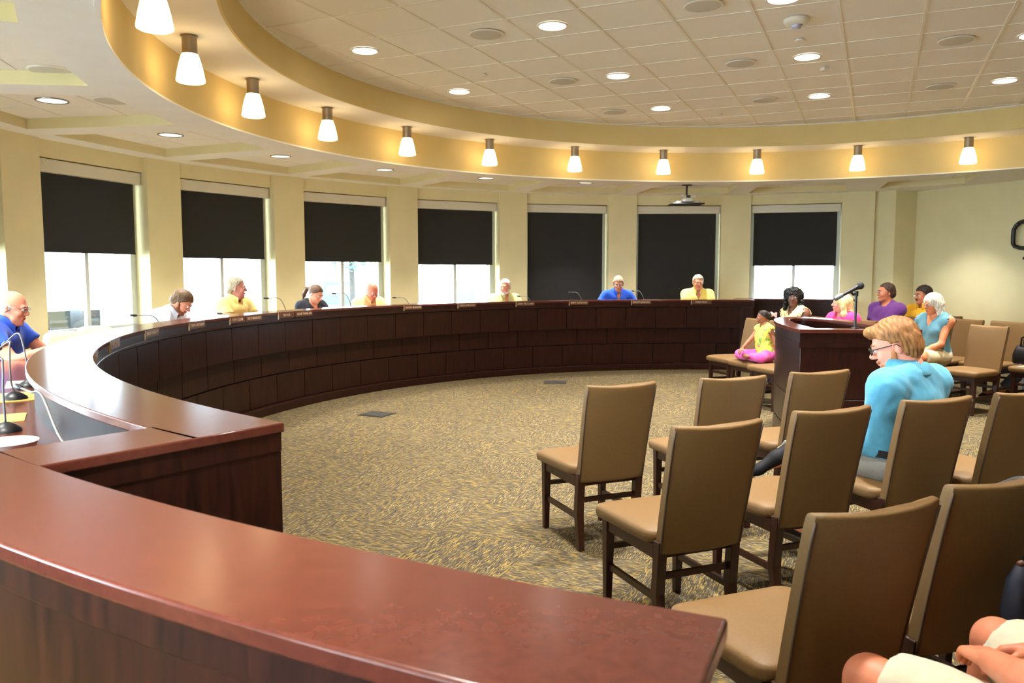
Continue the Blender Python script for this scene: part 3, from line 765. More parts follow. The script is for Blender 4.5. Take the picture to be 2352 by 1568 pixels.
# cream leather dais chairs
def make_office():
    t = thing('office_chair', '', 'chair', (0, 0, 0), 0, 'cream leather chairs behind the dais')
    rings = []
    for k, (z, sc_) in enumerate(((.46, .80), (.48, .95), (.54, 1.0), (.62, 1.0), (.69, .97), (.735, .86), (.755, .66), (.762, .4))):
        w = .50*sc_; pr = []
        for x, y in rrect(w, .085*(.6+.4*sc_), .04*(.5+.5*sc_), 5): pr.append((x, y-.24-.10*(z-.5)-.05*(1-(2*x/.5)**2), z))
        rings.append(pr)
    MB().loft(rings).build('backrest', M['cream'], t, 60)
    MB().loft([[(x, y, z) for x, y in rrect(.50*s, .48*s, .07, 5)] for z, s in ((.41, .92), (.43, 1), (.48, 1), (.50, .94), (.507, .7))]).build('seat', M['cream'], t, 60)
    MB().lathe([(.03, .09), (.03, .41)], 16).build('gas_column', M['black'], t, 40)
    for k in range(5):
        a = 2*pi*k/5; sp = MB().tube([(0, 0, .09), (.16*cos(a), .16*sin(a), .08), (.29*cos(a), .29*sin(a), .062)], [.025, .02, .016], 8).build('base_arm', M['black'], t, 40)
        MB().sphere((.29*cos(a), .29*sin(a), .027), (.027, .027, .027)).build('caster', M['black'], sp, True)
    for s in (-1, 1):
        MB().tube([(s*.25, -.17, .48), (s*.29, -.16, .62), (s*.29, -.10, .66), (s*.29, .13, .66)], .02, 8).build('armrest', M['cream'], t, True)
    return t
of = None
OFF = [(172.0, 6.75, 'empty cream leather chair nearest the tight dais curve'), (166.4, 6.95, 'empty cream leather chair just before the bearded man'), (158.2, 6.8, 'empty cream leather chair between the bearded man and the man in yellow'),
       (87.36, 6.75, 'cream leather chair behind the broad man in yellow'), (145.3, 6.8, 'cream leather chair behind the woman in black'), (136.7, 6.8, 'cream leather chair behind the balding man in orange'),
       (116.2, 6.8, 'cream leather chair behind the white-bearded man'), (99.1, 6.8, 'cream leather chair behind the man in royal blue')]
for a, r, lb in OFF:
    x, y = pol(r, a); rz = R(a)+pi/2
    if of is None: of = make_office(); of.location = (x, y, Z_PLAT); of.rotation_euler = (0, 0, rz); of['label'] = lb
    else: dup(of, (x, y, Z_PLAT), rz, lb)

# ------------------------------------------------------------------ gooseneck microphones on the desk
def gooseneck(name_label, base, pts, rad=.0042):
    t = thing('gooseneck_microphone', name_label, 'microphone', base, 0, 'gooseneck microphones on the dais desk')
    MB().lathe([(.002, .036), (.014, .035), (.034, .024), (.052, .010), (.055, 0)][::-1], 22).build('base', M['black'], t, 60)
    P = [Vector((0, 0, .033))]+[Vector(p)-Vector(base) for p in pts]; out_ = []
    for i in range(len(P)-1):
        a0, a1, a2, a3 = P[max(i-1, 0)], P[i], P[i+1], P[min(i+2, len(P)-1)]
        for k in range(6):
            u = k/6; out_.append(tuple(.5*((2*a1)+(a2-a0)*u+(2*a0-5*a1+4*a2-a3)*u*u+(3*a1-a0-3*a2+a3)*u**3)))
    out_.append(tuple(P[-1]))
    MB().tube(out_, rad, 8).build('gooseneck', M['steel_dull'], t, True)
    p2 = P[-1]; e = (P[-1]-P[-2]).normalized()
    MB().tube([tuple(p2-e*.005), tuple(p2), tuple(p2+e*.012), tuple(p2+e*.045), tuple(p2+e*.055)], [.005, .009, .012, .011, .005], 10).build('microphone_head', M['black'], t, True)
    return t
MICS = [(174.3, 1.085, 'gooseneck microphone beside the bearded man, toward the viewer'), (161.5, 1.03, 'low gooseneck microphone before the empty chair next to the bearded man'), (156.0-1.6, 1.168, 'gooseneck microphone beside the grey-haired man in yellow'), (145.8-1.8, 1.195, 'gooseneck microphone beside the woman in black'),
        (134.6, 1.12, 'gooseneck microphone beside the balding man in orange'), (115.0, 1.10, 'gooseneck microphone beside the white-bearded man'), (107.0, 1.15, 'lone gooseneck microphone in front of the lowered blind'), (97.3, 1.165, 'gooseneck microphone beside the man in royal blue')]
for a, z, lb in MICS:
    x, y = pol(5.95, a-1.4); bx, by = pol(5.98, a-.6); tx, ty = pol(6.10, a)
    gooseneck(lb, (x, y, Z_DESK), [(x, y, Z_DESK+.09), (bx, by, z-.01), (tx, ty, z)])

# ------------------------------------------------------------------ floor boxes, projector, bracket
for (x, y, rot, lb) in [(-1.40, 8.20, AX+R(-2), 'dark metal floor box in the carpet nearest the viewer'), (.575, 10.60, AX+R(20), 'dark metal floor box in the carpet close to the far dais front')]:
    t = thing('floor_box', lb, 'floor box', (x, y, 0), rot)
    MB().box(-.15, .15, -.13, .13, .0005, .006).build('frame_plate', M['steelbox'], t); bevel(MB().box(-.13, .13, -.11, .11, .006, .010).build('lid', M['steelbox'], t), .002)
    MB().box(-.02, .02, -.10, -.075, .010, .013).build('latch', M['chrome'], t)
px_, py_ = 2.85, 13.22
pj_ = thing('ceiling_projector', 'ceiling projector mount with dark plate and bright fittings, hanging before the lowered blind', 'projector', (px_, py_, Z_COF))
MB().box(-.07, .07, -.07, .07, -.015, 0).build('ceiling_plate', M['black'], pj_)
MB().tube([(0, 0, -.01), (0, 0, -.17)], .016, 12).build('drop_tube', M['black'], pj_, 40)
MB().lathe([(.03, -.23), (.034, -.20), (.03, -.17)], 14, (.03, 0, 0)).build('joint_knuckle', M['black'], pj_, 40)
MB().loft([[(x*s+.02, y*s, z) for x, y in rrect(.19, .16, .05, 4)] for s, z in ((.7, -.215), (1, -.225), (1, -.275), (.85, -.285))]).build('mount_body', M['plastic_w'], pj_, 40)
for x, y, z in ((-.08, -.05, -.185), (.115, -.05, -.185), (-.15, -.06, -.29), (.18, -.06, -.285)):
    MB().tube([(.02, 0, -.235), (x, y, z)], .009, 8).build('mount_arm', M['plastic_w'], pj_, True)
    MB().sphere((x, y, z), (.035, .02, .025)).build('arm_foot', M['plastic_w'], pj_, True)
bevel(MB().box(-.26, .26, -.17, .22, -.325, -.305).build('projector_plate', M['black'], pj_), .006)
# wall bracket on the straight wall
wv = Vector((-cos(R(21)), -sin(R(21)), 0)); wt = Vector((sin(R(21)), -cos(R(21)), 0))
bx_, by_ = 7.33, 11.70
s_ = D1-((bx_-CX)*n1[0]+(by_-CY)*n1[1]); bx_ += n1[0]*s_; by_ += n1[1]*s_
br = thing('wall_bracket', 'black looped wall bracket on the plain wall, cut by the picture edge', 'wall bracket', (bx_, by_, 1.975), atan2(wt.y, wt.x))
# local X along the wall toward the viewer's edge, local -Y into the room
lo = [(.06, .20), (.0, .155), (-.03, .10), (-.035, .0), (-.03, -.10), (0, -.14), (.08, -.165), (.3, -.19), (.5, -.16), (.56, 0), (.5, .18), (.3, .235), (.16, .225), (.06, .20)]
MB().tube([(x+.03, -.075, z) for x, z in lo], .030, 10).build('loop_frame', M['black'], br, True)
MB().tube([(.30, -.075, -.24), (.30, -.075, .26)], .03, 10).build('upright', M['black'], br, True)
MB().tube([(.30, -.07, 0), (.30, .0, 0)], .04, 10).build('wall_arm', M['black'], br, True)
MB().box(.2, .4, -.012, .0, -.12, .12).build('wall_plate', M['black'], br)
for z in (.33, -.31): MB().tube([(.16, -.06, z), (.24, -.06, z+.02*(1 if z > 0 else -1)), (.30, -.06, z*.8)], .022, 8).build('cable_hook', M['black'], br, True)
# ------------------------------------------------------------------ people: smooth implicit bodies
def rotm(yaw=0, pitch=0, roll=0):
    return np.array(Matrix.Rotation(R(yaw), 3, 'Z') @ Matrix.Rotation(R(-pitch), 3, 'X') @ Matrix.Rotation(R(roll), 3, 'Y'))
class SDF:
    def __init__(s): s.p = []
    def cone(s, a, b, ra, rb, k=.03, sub=False, clip=None): s.p.append(('c', np.array(a, float), np.array(b, float), ra, rb, k, sub, clip)); return s
    def chain(s, pts, rr, k=.03):
        for i in range(len(pts)-1): s.cone(pts[i], pts[i+1], rr[i], rr[i+1], k)
        return s
    def ell(s, c, r, k=.03, sub=False, rot=None, clip=None): s.p.append(('e', np.array(c, float), np.array(r, float), rot, None, k, sub, clip)); return s
    def mesh(s, h, post=None, lo=None, hi=None):
        B = []
        for q in s.p:
            if q[6]: continue
            if q[0] == 'c':
                r = max(q[3], q[4]); B.append((np.minimum(q[1], q[2])-r, np.maximum(q[1], q[2])+r))
            else:
                r = max(q[2]); B.append((q[1]-r, q[1]+r))
        mn = np.min([b[0] for b in B], axis=0)-3*h-.01; mx = np.max([b[1] for b in B], axis=0)+3*h+.01
        if lo is not None: mn = np.maximum(mn, lo)
        if hi is not None: mx = np.minimum(mx, hi)
        n = np.ceil((mx-mn)/h).astype(int)+1
        ax = [mn[i]+h*np.arange(n[i]) for i in range(3)]
        V = np.full(n, 1.0, np.float32)
        for q in s.p:
            k = q[5]; m = k+4*h+.006
            if q[0] == 'c':
                r = max(q[3], q[4]); l_ = np.minimum(q[1], q[2])-r-m; u_ = np.maximum(q[1], q[2])+r+m
            else:
                r = max(q[2]); l_ = q[1]-r-m; u_ = q[1]+r+m
            i0 = np.clip(np.floor((l_-mn)/h).astype(int), 0, n); i1 = np.clip(np.ceil((u_-mn)/h).astype(int)+1, 0, n)
            if (i1 <= i0).any(): continue
            X, Y, Z = np.meshgrid(*[ax[d][i0[d]:i1[d]] for d in range(3)], indexing='ij')
            if q[0] == 'c':
                a, b = q[1], q[2]; ba = b-a; L = max(ba @ ba, 1e-9)
                t = np.clip(((X-a[0])*ba[0]+(Y-a[1])*ba[1]+(Z-a[2])*ba[2])/L, 0, 1)
                d = np.sqrt((X-a[0]-t*ba[0])**2+(Y-a[1]-t*ba[1])**2+(Z-a[2]-t*ba[2])**2)-(q[3]+(q[4]-q[3])*t)
            else:
                c, r = q[1], q[2]; x, y, z = X-c[0], Y-c[1], Z-c[2]
                if q[3] is not None:
                    Rm = q[3]; x, y, z = (Rm[0, 0]*x+Rm[1, 0]*y+Rm[2, 0]*z, Rm[0, 1]*x+Rm[1, 1]*y+Rm[2, 1]*z, Rm[0, 2]*x+Rm[1, 2]*y+Rm[2, 2]*z)
                k0 = np.sqrt((x/r[0])**2+(y/r[1])**2+(z/r[2])**2); k1 = np.sqrt((x/r[0]**2)**2+(y/r[1]**2)**2+(z/r[2]**2)**2)
                d = k0*(k0-1)/np.maximum(k1, 1e-6)
            if q[7] is not None:
                for nn, dd in q[7]: d = np.maximum(d, X*nn[0]+Y*nn[1]+Z*nn[2]-dd)
            sl = tuple(slice(i0[d_], i1[d_]) for d_ in range(3)); A = V[sl]
            if q[6]:
                hh = np.clip(.5-.5*(A+d)/k, 0, 1); V[sl] = A*(1-hh)+(-d)*hh+k*hh*(1-hh)
            else:
                hh = np.clip(.5+.5*(A-d)/k, 0, 1); V[sl] = A*(1-hh)+d*hh-k*hh*(1-hh)
        if post is not None:
            X, Y, Z = np.meshgrid(*ax, indexing='ij'); V = post(V, X, Y, Z).astype(np.float32)
        for d_ in range(3):      # close at the borders
            sl = [slice(None)]*3
            for e in (0, -1): sl[d_] = e; V[tuple(sl)] = np.maximum(V[tuple(sl)], 1e-4)
        return nets(V, mn, h)
def nets(V, mn, h):
    ins = V < 0
    n = V.shape; acc = np.zeros((n[0]-1, n[1]-1, n[2]-1, 3), np.float32); cnt = np.zeros((n[0]-1, n[1]-1, n[2]-1), np.int32)
    cs = [(0, 0), (0, 1), (1, 0), (1, 1)]
    def sub(off): return tuple(slice(o, n[i]-1+o) for i, o in enumerate(off))
    for d in range(3):
        for a, b in cs:
            o0 = [0, 0, 0]; oth = [i for i in range(3) if i != d]; o0[oth[0]] = a; o0[oth[1]] = b; o1 = list(o0); o1[d] = 1
            A, B = V[sub(o0)], V[sub(o1)]; cr = (A < 0) != (B < 0)
            t = np.where(cr, A/np.where(cr, A-B, 1), 0)
            cnt += cr
            for i in range(3): acc[..., i] += np.where(cr, o0[i]+(t if i == d else 0), 0)
    act = cnt > 0; idx = -np.ones(act.shape, np.int64); idx[act] = np.arange(act.sum())
    cell = np.argwhere(act); P = mn+h*(cell+acc[act]/cnt[act][:, None])
    F = []
    for d in range(3):
        e1, e2 = (d+1) % 3, (d+2) % 3
        s0 = [slice(None)]*3; s1 = [slice(None)]*3; s0[d] = slice(0, -1); s1[d] = slice(1, None)
        A, B = ins[tuple(s0)], ins[tuple(s1)]; cr = np.argwhere(A != B)
        ok = np.ones(len(cr), bool)
        for e in (e1, e2): ok &= (cr[:, e] > 0) & (cr[:, e] < n[e]-1)
        cr = cr[ok]
        if not len(cr): continue
        fl = A[tuple(cr.T)]
        def at(x, y):
            c = cr.copy(); c[:, e1] += x; c[:, e2] += y; return idx[tuple(c.T)]
        q = np.stack([at(-1, -1), at(0, -1), at(0, 0), at(-1, 0)], 1)
        q[~fl] = q[~fl][:, ::-1]; F.append(q)
    F = np.concatenate(F) if F else np.zeros((0, 4), int)
    F = F[(F >= 0).all(1)]
    return P, F
def np_obj(name, parts, m, parent, smooth=True, iters=0):
    vs, fs, k = [], [], 0
    for P, F in parts: vs.append(P); fs.append(F+k); k += len(P)
    P = np.concatenate(vs); F = np.concatenate(fs)
    me = bpy.data.meshes.new(name); me.vertices.add(len(P)); me.vertices.foreach_set('co', P.astype(np.float32).ravel())
    me.loops.add(F.size); me.loops.foreach_set('vertex_index', F.astype(np.int32).ravel())
    me.polygons.add(len(F)); me.polygons.foreach_set('loop_start', np.arange(0, F.size, 4, dtype=np.int32))
    me.update(calc_edges=True); me.validate(); me.materials.append(m)
    if smooth: me.shade_smooth()
    o = bpy.data.objects.new(name, me); COL.objects.link(o); o.parent = parent
    if iters:
        sm = o.modifiers.new('smooth', 'SMOOTH'); sm.iterations = iters; sm.factor = .5
    return o
def nz(X, Y, Z, f, seed=0):
    return (np.sin(X*f+1.3*seed+1.7*np.sin(Z*f*.6+seed))*np.sin(Y*f*1.1+2.1+seed+1.3*np.sin(X*f*.5))*np.sin(Z*f*.9+.7*seed+1.1*np.sin(Y*f*.7)))
# --- head in its own frame: origin at the base of the skull, +Y to the face, +Z up
def head_parts(o):
    w = o.get('hw', 1.0); jw = o.get('jaw', 1.0); fem = o.get('female', False)
    s = SDF()
    s.ell((0, -.006, .107), (.074*w, .094, .086), .02)
    s.ell((0, .030, .055), (.060*w, .062, .082), .025)
    s.ell((0, .040, -.002), (.049*w*jw, .047, .036), .025)
    s.cone((-.010, .078, -.022), (.010, .078, -.022), .015*jw, .015*jw, .02)
    if jw > 1.05: s.ell((0, .02, -.028), (.055*w, .05, .03), .025)
    s.cone((-.032, .086, .099), (.032, .086, .099), .010 if fem else .0125, .010 if fem else .0125, .014)
    for q in (-1, 1):
        s.ell((q*.036*w, .068, .046), (.022, .022, .022), .02)
        s.ell((q*.031, .104, .083), (.014, .012, .010), .010, sub=True)
        s.ell((q*.077*w, -.006, .068), (.007, .018, .031), .006, rot=np.array(Matrix.Rotation(R(-q*22), 3, 'Z') @ Matrix.Rotation(R(-8), 3, 'X')))
        s.ell((q*.0835*w, .0, .07), (.005, .008, .016), .004, sub=True)
        s.cone((q*.010, .103, .049), (q*.011, .099, .047), .0085, .007, .008)
    n = o.get('nose', 1.0)
    s.cone((0, .091, .088), (0, .108+.006*n, .055), .008, .0115*n, .012)
    s.cone((-.018, .090, .020), (-.001, .096, .022), .0060, .0075, .009); s.cone((.018, .090, .020), (.001, .096, .022), .0060, .0075, .009)
    s.cone((-.015, .089, .011), (.015, .089, .011), .0072, .0072, .009)
    s.cone((-.02, .100, .016), (.02, .100, .016), .0022, .0022, .003, sub=True)
    s.cone((0, -.016, .06), (0, -.030, -.085), .050*(.9 if fem else 1.0)*o.get('neckw', 1), .053*(.88 if fem else 1.02)*o.get('neckw', 1), .03)
    return s
def jw_(j): return .9+.1*j
HAIRM = {}
def hairmat(c):
    k = tuple(c)
    if k not in HAIRM: HAIRM[k] = mat('hair', srgb(*c), .55, noise=.35, nscale=60, nstretch=(1, 1, .25), bump=.5, bscale=160, spec=.35)
    return HAIRM[k]
SKM = {}
def skinmat(c):
    k = tuple(c)
    if k not in SKM: SKM[k] = mat('skin', srgb(*c), .5, noise=.07, nscale=25, sss=.12, spec=.35)
    return SKM[k]
CLM = {}
def clothmat(c, noise=.06, ns=40):
    k = (tuple(c), noise, ns)
    if k not in CLM: CLM[k] = mat('cloth', srgb(*c), .85, noise=noise, nscale=ns, sheen=.15, bump=.15, bscale=500, spec=.2)
    return CLM[k]
def hair_sdf(style):
    s = SDF(); post = None
    if style in ('short', 'thin', 'neat'):
        t = .008 if style == 'thin' else .013
        s.ell((0, -.010, .109), (.0745+t, .094+t, .087+t), .01)
        s.ell((0, -.055, .055), (.070+t*.6, .05+t, .06), .02)
        hl = .150 if style == 'thin' else .138
        def post(V, X, Y, Z):
            V = V+.0022*np.sin(X*420+8*np.sin(Y*60))+.003*nz(X, Y, Z, 90, 2)
            face = np.maximum(.018-Y, -1)                       # negative in front of the ears
            # hairline: in front of the ears keep only what lies above the forehead line
            front = np.where(Y > .012, hl+.10*np.abs(X)**1.0*0-(.35*np.maximum(np.abs(X)-.045, 0))-.62*np.maximum(.075-Y, 0)*(np.abs(X) > .0)*np.clip((np.abs(X)-.05)/.02, 0, 1), -1)
            V = np.maximum(V, (front-Z))
            side = np.where((Y <= .012) & (Y > -.03), .050-.9*(0-np.minimum(Y, 0))*.6, -1); V = np.maximum(V, side-Z)
            V = np.maximum(V, -.005-Z); return V
    elif style == 'ring':                                       # bald on top
        s.ell((0, -.010, .100), (.081, .101, .085), .01)
        def post(V, X, Y, Z):
            V = V+.002*np.sin(X*420)+.002*nz(X, Y, Z, 90, 1)
            V = np.maximum(V, Z-(.112-.35*np.maximum(Y+.03, 0))); V = np.maximum(V, Y-.022); V = np.maximum(V, .0+.9*np.maximum(Y+.05, 0)-Z); return V
    elif style == 'bob':
        s.ell((0, -.012, .110), (.094, .112, .100), .02)
        for q in (-1, 1): s.cone((q*.072, .0, .08), (q*.078, -.005, -.055), .035, .028, .03)
        s.cone((0, -.07, .07), (0, -.075, -.05), .055, .045, .04); s.cone((-.05, -.055, .05), (-.05, -.05, -.055), .045, .035, .04); s.cone((.05, -.055, .05), (.05, -.05, -.055), .045, .035, .04)
        s.ell((0, .118, .045), (.064, .060, .086), .012, sub=True)
        def post(V, X, Y, Z): return V+.0028*np.sin(np.arctan2(X, Y+.01)*46+6*np.sin(Z*30))+.004*nz(X, Y, Z, 60, 4)
    elif style == 'long':
        s.ell((0, -.012, .110), (.092, .110, .098), .02)
        for q in (-1, 1): s.chain([(q*.07, -.01, .08), (q*.08, -.03, -.05), (q*.075, -.06, -.17)], [.036, .032, .022], .03)
        s.chain([(0, -.07, .08), (0, -.085, -.05), (0, -.085, -.20)], [.055, .05, .035], .04)
        s.ell((0, .116, .045), (.062, .062, .084), .012, sub=True)
        def post(V, X, Y, Z): return V+.0028*np.sin(np.arctan2(X, Y+.01)*46+6*np.sin(Z*20))+.004*nz(X, Y, Z, 50, 4)
    elif style == 'curly':
        rnd = random.Random(5)
        s.ell((0, -.015, .105), (.108, .118, .112), .03)
        for i in range(70):
            a = rnd.uniform(0, 2*pi); z = rnd.uniform(-.09, .19); rr = .098 if z < .12 else .098*sqrt(max(0.05, 1-((z-.12)/.085)**2))
            x, y = rr*cos(a)*1.08, -.015+rr*sin(a)
            if y > .045 and z < .14: continue
            s.ell((x, y, z), (.026, .026, .024), .012)
        s.ell((0, .118, .04), (.060, .062, .092), .012, sub=True)
        def post(V, X, Y, Z): return V+.006*nz(X, Y, Z, 150, 3)
    elif style == 'ponytail':
        s.ell((0, -.010, .109), (.083, .103, .096), .01)
        s.chain([(0, -.105, .10), (0, -.15, .07), (.0, -.155, -.02), (0, -.14, -.09)], [.02, .028, .026, .008], .02)
        def post(V, X, Y, Z):
            V = V+.002*np.sin(X*420+8*np.sin(Y*60))
            V = np.maximum(V, np.where(Y > .0, .150-.75*np.maximum(.085-Y, 0)*np.clip((np.abs(X)-.03)/.03, 0, 1), -1)-Z)
            return np.maximum(V, np.where(Y > -.1, .02, -1)-Z)
    elif style == 'swept':                                       # fuller hair swept across the brow
        s.ell((0, -.014, .113), (.088, .107, .098), .01); s.ell((0, -.06, .055), (.078, .058, .07), .03)
        s.ell((.015, .075, .165), (.062, .038, .028), .02)
        def post(V, X, Y, Z):
            V = V+.0026*np.sin((Y+.4*X)*330+7*np.sin(X*50))+.004*nz(X, Y, Z, 60, 2)
            lim = np.where(Y > .018, .135-.55*np.maximum(.07-Y, 0)*np.clip((np.abs(X)-.045)/.02, 0, 1), np.where(Y > -.028, .092, -.02))
            return np.maximum(V, lim-Z)
    elif style == 'buns':                                        # tied child's hair
        s.ell((0, -.010, .108), (.081, .101, .094), .01); s.ell((0, -.10, .13), (.035, .03, .035), .02); s.ell((.03, -.115, .10), (.026, .03, .05), .02); s.ell((-.03, -.115, .10), (.026, .03, .05), .02)
        def post(V, X, Y, Z):
            V = V+.0035*np.sin(X*240)+.002*nz(X, Y, Z, 90, 1)
            V = np.maximum(V, np.where(Y > .0, .150-.75*np.maximum(.085-Y, 0)*np.clip((np.abs(X)-.03)/.03, 0, 1), -1)-Z)
            return np.maximum(V, np.where(Y > -.06, .055, .0)-Z)
    return s, post
def hand_sdf(side, curl=25, spread=4, thumb=30):
    s = SDF(); L = [.060, .070, .064, .050]; X0 = [.028, .010, -.009, -.027]
    for i in range(4):
        x = X0[i]*side
        s.cone((x*.55, .004, 0), (x, .082-.004*abs(i-1), .002), .0135, .0110, .014)
        a = R(-spread*(i-1.2))*side*-1; d = np.array([sin(a), cos(a), 0.]); p = np.array([x, .082-.004*abs(i-1), .002]); c = 0
        r = .0092 if i < 3 else .0080
        for sg, fr in enumerate((.44, .32, .24)):
            c += curl*(1.0 if sg else .8); u = np.array([d[0]*cos(R(c)), d[1]*cos(R(c)), -sin(R(c))])
            q = p+u*L[i]*fr*1.12; s.cone(p, q, r, r-.0009, .003); p = q; r -= .0009
    b = np.array([side*.022, .018, -.006]); a = R(thumb); m = b+np.array([side*.040*sin(a)+side*.008, .040*cos(a), -.008]); e = m+np.array([side*.018*sin(a), .032*cos(a*.6), -.012])
    s.cone(b, m, .0145, .0105, .010); s.cone(m, e, .0105, .0082, .004)
    return s
def basis(d, up):
    y = np.array(d, float); y /= np.linalg.norm(y); z = np.array(up, float); z = z-y*(z @ y); z /= np.linalg.norm(z); x = np.cross(y, z); return np.stack([x, y, z], 1)
def ik(S_, T_, l1, l2, hint):
    v = T_-S_; d = np.linalg.norm(v); d2 = min(max(d, abs(l1-l2)+.01), (l1+l2)*.995); u = v/d
    if d2 < d: T_ = S_+u*d2
    a = (l1*l1-l2*l2+d2*d2)/(2*d2); hgt = sqrt(max(l1*l1-a*a, 0)); hv = np.array(hint, float); hv = hv-u*(hv @ u); hv /= np.linalg.norm(hv)
    return S_+u*a+hv*hgt, T_
EYE_W = mat('eye_white', srgb(225, 220, 214), .3); EYE_D = mat('iris', srgb(52, 40, 32), .2); LENS_M = M['glass']
def person(label, x, y, head_deg, hipz=.545, sc_=1.0, torso=1.0, lean=6, twist=0, shw=.185, fat=1.0, belly=1.0, head=(0, 8, 0), neck_fwd=.02, hair=None, hairc=(90, 70, 50), beard=None, glasses=None, skin=(222, 168, 140),
           shirt=(90, 110, 190), sleeve=.55, collar=True, vneck=.0, pants=(90, 90, 95), pant_cut=1.0, shoes=(30, 30, 32), arms=None, legs=None, h=.013, hh=.0055, female=False, jaw=1.0, hw=1.0, nose=1.0, shirt_pat=None,
           hand_h=.0052, floor_z=0.0, hand_kw=None, moustache=None, lens=True, props=None, browc=None, wrinkle=.004, shirt_low=-.03, belt=None, bodyparts=True, extra=None, toes=None, sock=None, hinge=None, neck_w=1.0):
    t = thing('person', label, 'person', (x, y, 0), R(head_deg)-pi/2, None)
    H = np.array([0, 0, hipz]); Rl = rotm(0, lean, 0); Tw = rotm(twist, 0, 0)
    s = sc_
    def T(p): return H+Tw @ Rl @ (np.array(p, float)*np.array([1, 1, torso])*s)
    skm = skinmat(skin); fem = female
    cw = .155 if fem else .17
    # ---- skeleton
    neck0, neck1 = T((0, -.005, .44)), T((0, neck_fwd*.5+.0, .50)); hp = T((0, neck_fwd, .53))
    Rh = Tw @ rotm(*head) if hinge is None else rotm(*head)
    sh = {q: T((q*shw, -.005, .415)) for q in (-1, 1)}
    arms = arms or {}
    A = {}
    for q in (-1, 1):
        tg = np.array(arms.get(q, (q*.13, .30, .12)), float)*s+H; hint = arms.get(('hint', q), (q*.7, -.35, -1))
        el, wr = ik(sh[q], tg, .285*s, .255*s, hint); A[q] = (el, wr)
    legs = legs or {}
    Lg = {}
    for q in (-1, 1):
        hj = H+np.array([q*.09, .02, -.01])*s
        if q in legs: kn, an, to = [np.array(p, float)*s+np.array([0, 0, 0]) for p in legs[q]]
        else:
            fz = floor_z
            kn = np.array([q*.12*s, .44*s, hipz-.005]); an = np.array([q*.12*s, .46*s, fz+.085*s]); to = an+np.array([q*.03, .17, -.05])*s
        Lg[q] = (hj, kn, an, to)
    # ---- body mesh
    b = SDF()
    def torso_prims(b, g=0.0, k=.05):
        b.ell(T((0, .0, .02)), np.array([(.175 if not fem else .18)*fat+g, .125*fat+g, .13*torso+g])*1.0*np.array([s, s, s]), k, rot=Tw @ Rl)
        b.ell(T((0, .02+.02*(belly-1)*4, .15)), np.array([.16*fat+g, .118*fat*belly+g, .15*torso+g])*s, k, rot=Tw @ Rl)
        b.ell(T((0, .0, .31)), np.array([cw*(.5+.5*fat)+g, .112*(.6+.4*fat)+g, .155*torso+g])*s, k, rot=Tw @ Rl)
        if fem:
            for q in (-1, 1): b.ell(T((q*.07, .085, .285)), np.array([.06+g, .05+g, .058+g])*s, .03)
        for q in (-1, 1):
            b.cone(T((q*.045, -.022, .468)), sh[q]+np.array([0, 0, -.005]), (.046+g)*s, (.056+g)*s, k)
            b.cone(T((q*.06, .02, .36)), sh[q]+np.array([0, 0, -.02]), (.06+g)*s, (.056+g)*s, k)
    torso_prims(b)
    b.cone(neck0, hp, .056*s*(.88 if fem else 1)*neck_w, .051*s*(.88 if fem else 1)*neck_w, .03)
    arm_r = (.050, .040, .038, .027) if not fem else (.044, .035, .033, .024)
    arm_r = tuple(a_*s*(.75+.25*fat) for a_ in arm_r)
    for q in (-1, 1):
        el, wr = A[q]
        b.cone(sh[q], el, arm_r[0], arm_r[1], .03); b.cone(el, el+(wr-el)*.35, arm_r[1], arm_r[2]*1.03, .02); b.cone(el+(wr-el)*.35, wr, arm_r[2]*1.03, arm_r[3], .02)
        hj, kn, an, to = Lg[q]
        b.cone(hj, kn, .082*s*(.6+.4*fat), .056*s, .05); b.cone(kn, kn+(an-kn)*.35, .054*s, .056*s, .02); b.cone(kn+(an-kn)*.35, an, .056*s, .036*s, .02)
        b.cone(an, an+(to-an)*.25+np.array([0, 0, -.01])*s, .038*s, .036*s, .02); b.cone(an+(to-an)*.2, to, .036*s, .026*s, .02)
    parts = [b.mesh(h)]
    # ---- hands
    for q in (-1, 1):
        el, wr = A[q]; kw = dict(curl=22, spread=4, thumb=32); kw.update((hand_kw or {}).get(q, {}))
        up = kw.pop('up', (0, 0, 1)); dr = kw.pop('dir', None)
        hs = hand_sdf(-q, **kw); P, F = hs.mesh(hand_h/s)
        Bm = basis(dr if dr is not None else wr-el, up); parts.append(((P*s) @ Bm.T+wr-Bm[:, 1]*.004, F))
    # ---- head
    P, F = head_parts(dict(hw=hw, jaw=jaw, female=fem, nose=nose, neckw=neck_w)).mesh(hh/max(s, .6)); parts.append(((P*s*(.95 if fem else 1.0)) @ Rh.T+hp, F))
    hs_ = s*(.95 if fem else 1.0)
    body = np_obj('body', parts, skm, t, True, 1)
    def HP(p): return Rh @ (np.array(p, float)*hs_)+hp
    # eyes, brows, mouth
    e = MB(); ir = MB()
    for q in (-1, 1):
        e.sphere(HP((q*.031*hw, .0855, .083)), .0112*hs_, 10, 7); ir.sphere(HP((q*.031*hw, .0945, .082)), .0046*hs_, 8, 5)
    eo = e.build('eyes', EYE_W, t, True); ir.build('iris', EYE_D, eo, True)
    bm = MB()
    for q in (-1, 1): bm.tube([HP((q*.014, .1, .1035)), HP((q*.03, .0985, .108)), HP((q*.048*hw, .083, .104))], [.0028*hs_, .0036*hs_, .002*hs_], 6)
    bm.build('eyebrows', hairmat(browc or hairc), t, True)
    lm = MB(); lc = tuple(int(c*f) for c, f in zip(skin, (.86, .62, .60)))
    lm.tube([HP((-.023, .0895, .0165)), HP((-.009, .0995, .019)), HP((0, .1005, .0175)), HP((.009, .0995, .019)), HP((.023, .0895, .0165))], [.002*hs_, .0042*hs_, .0038*hs_, .0042*hs_, .002*hs_], 6)
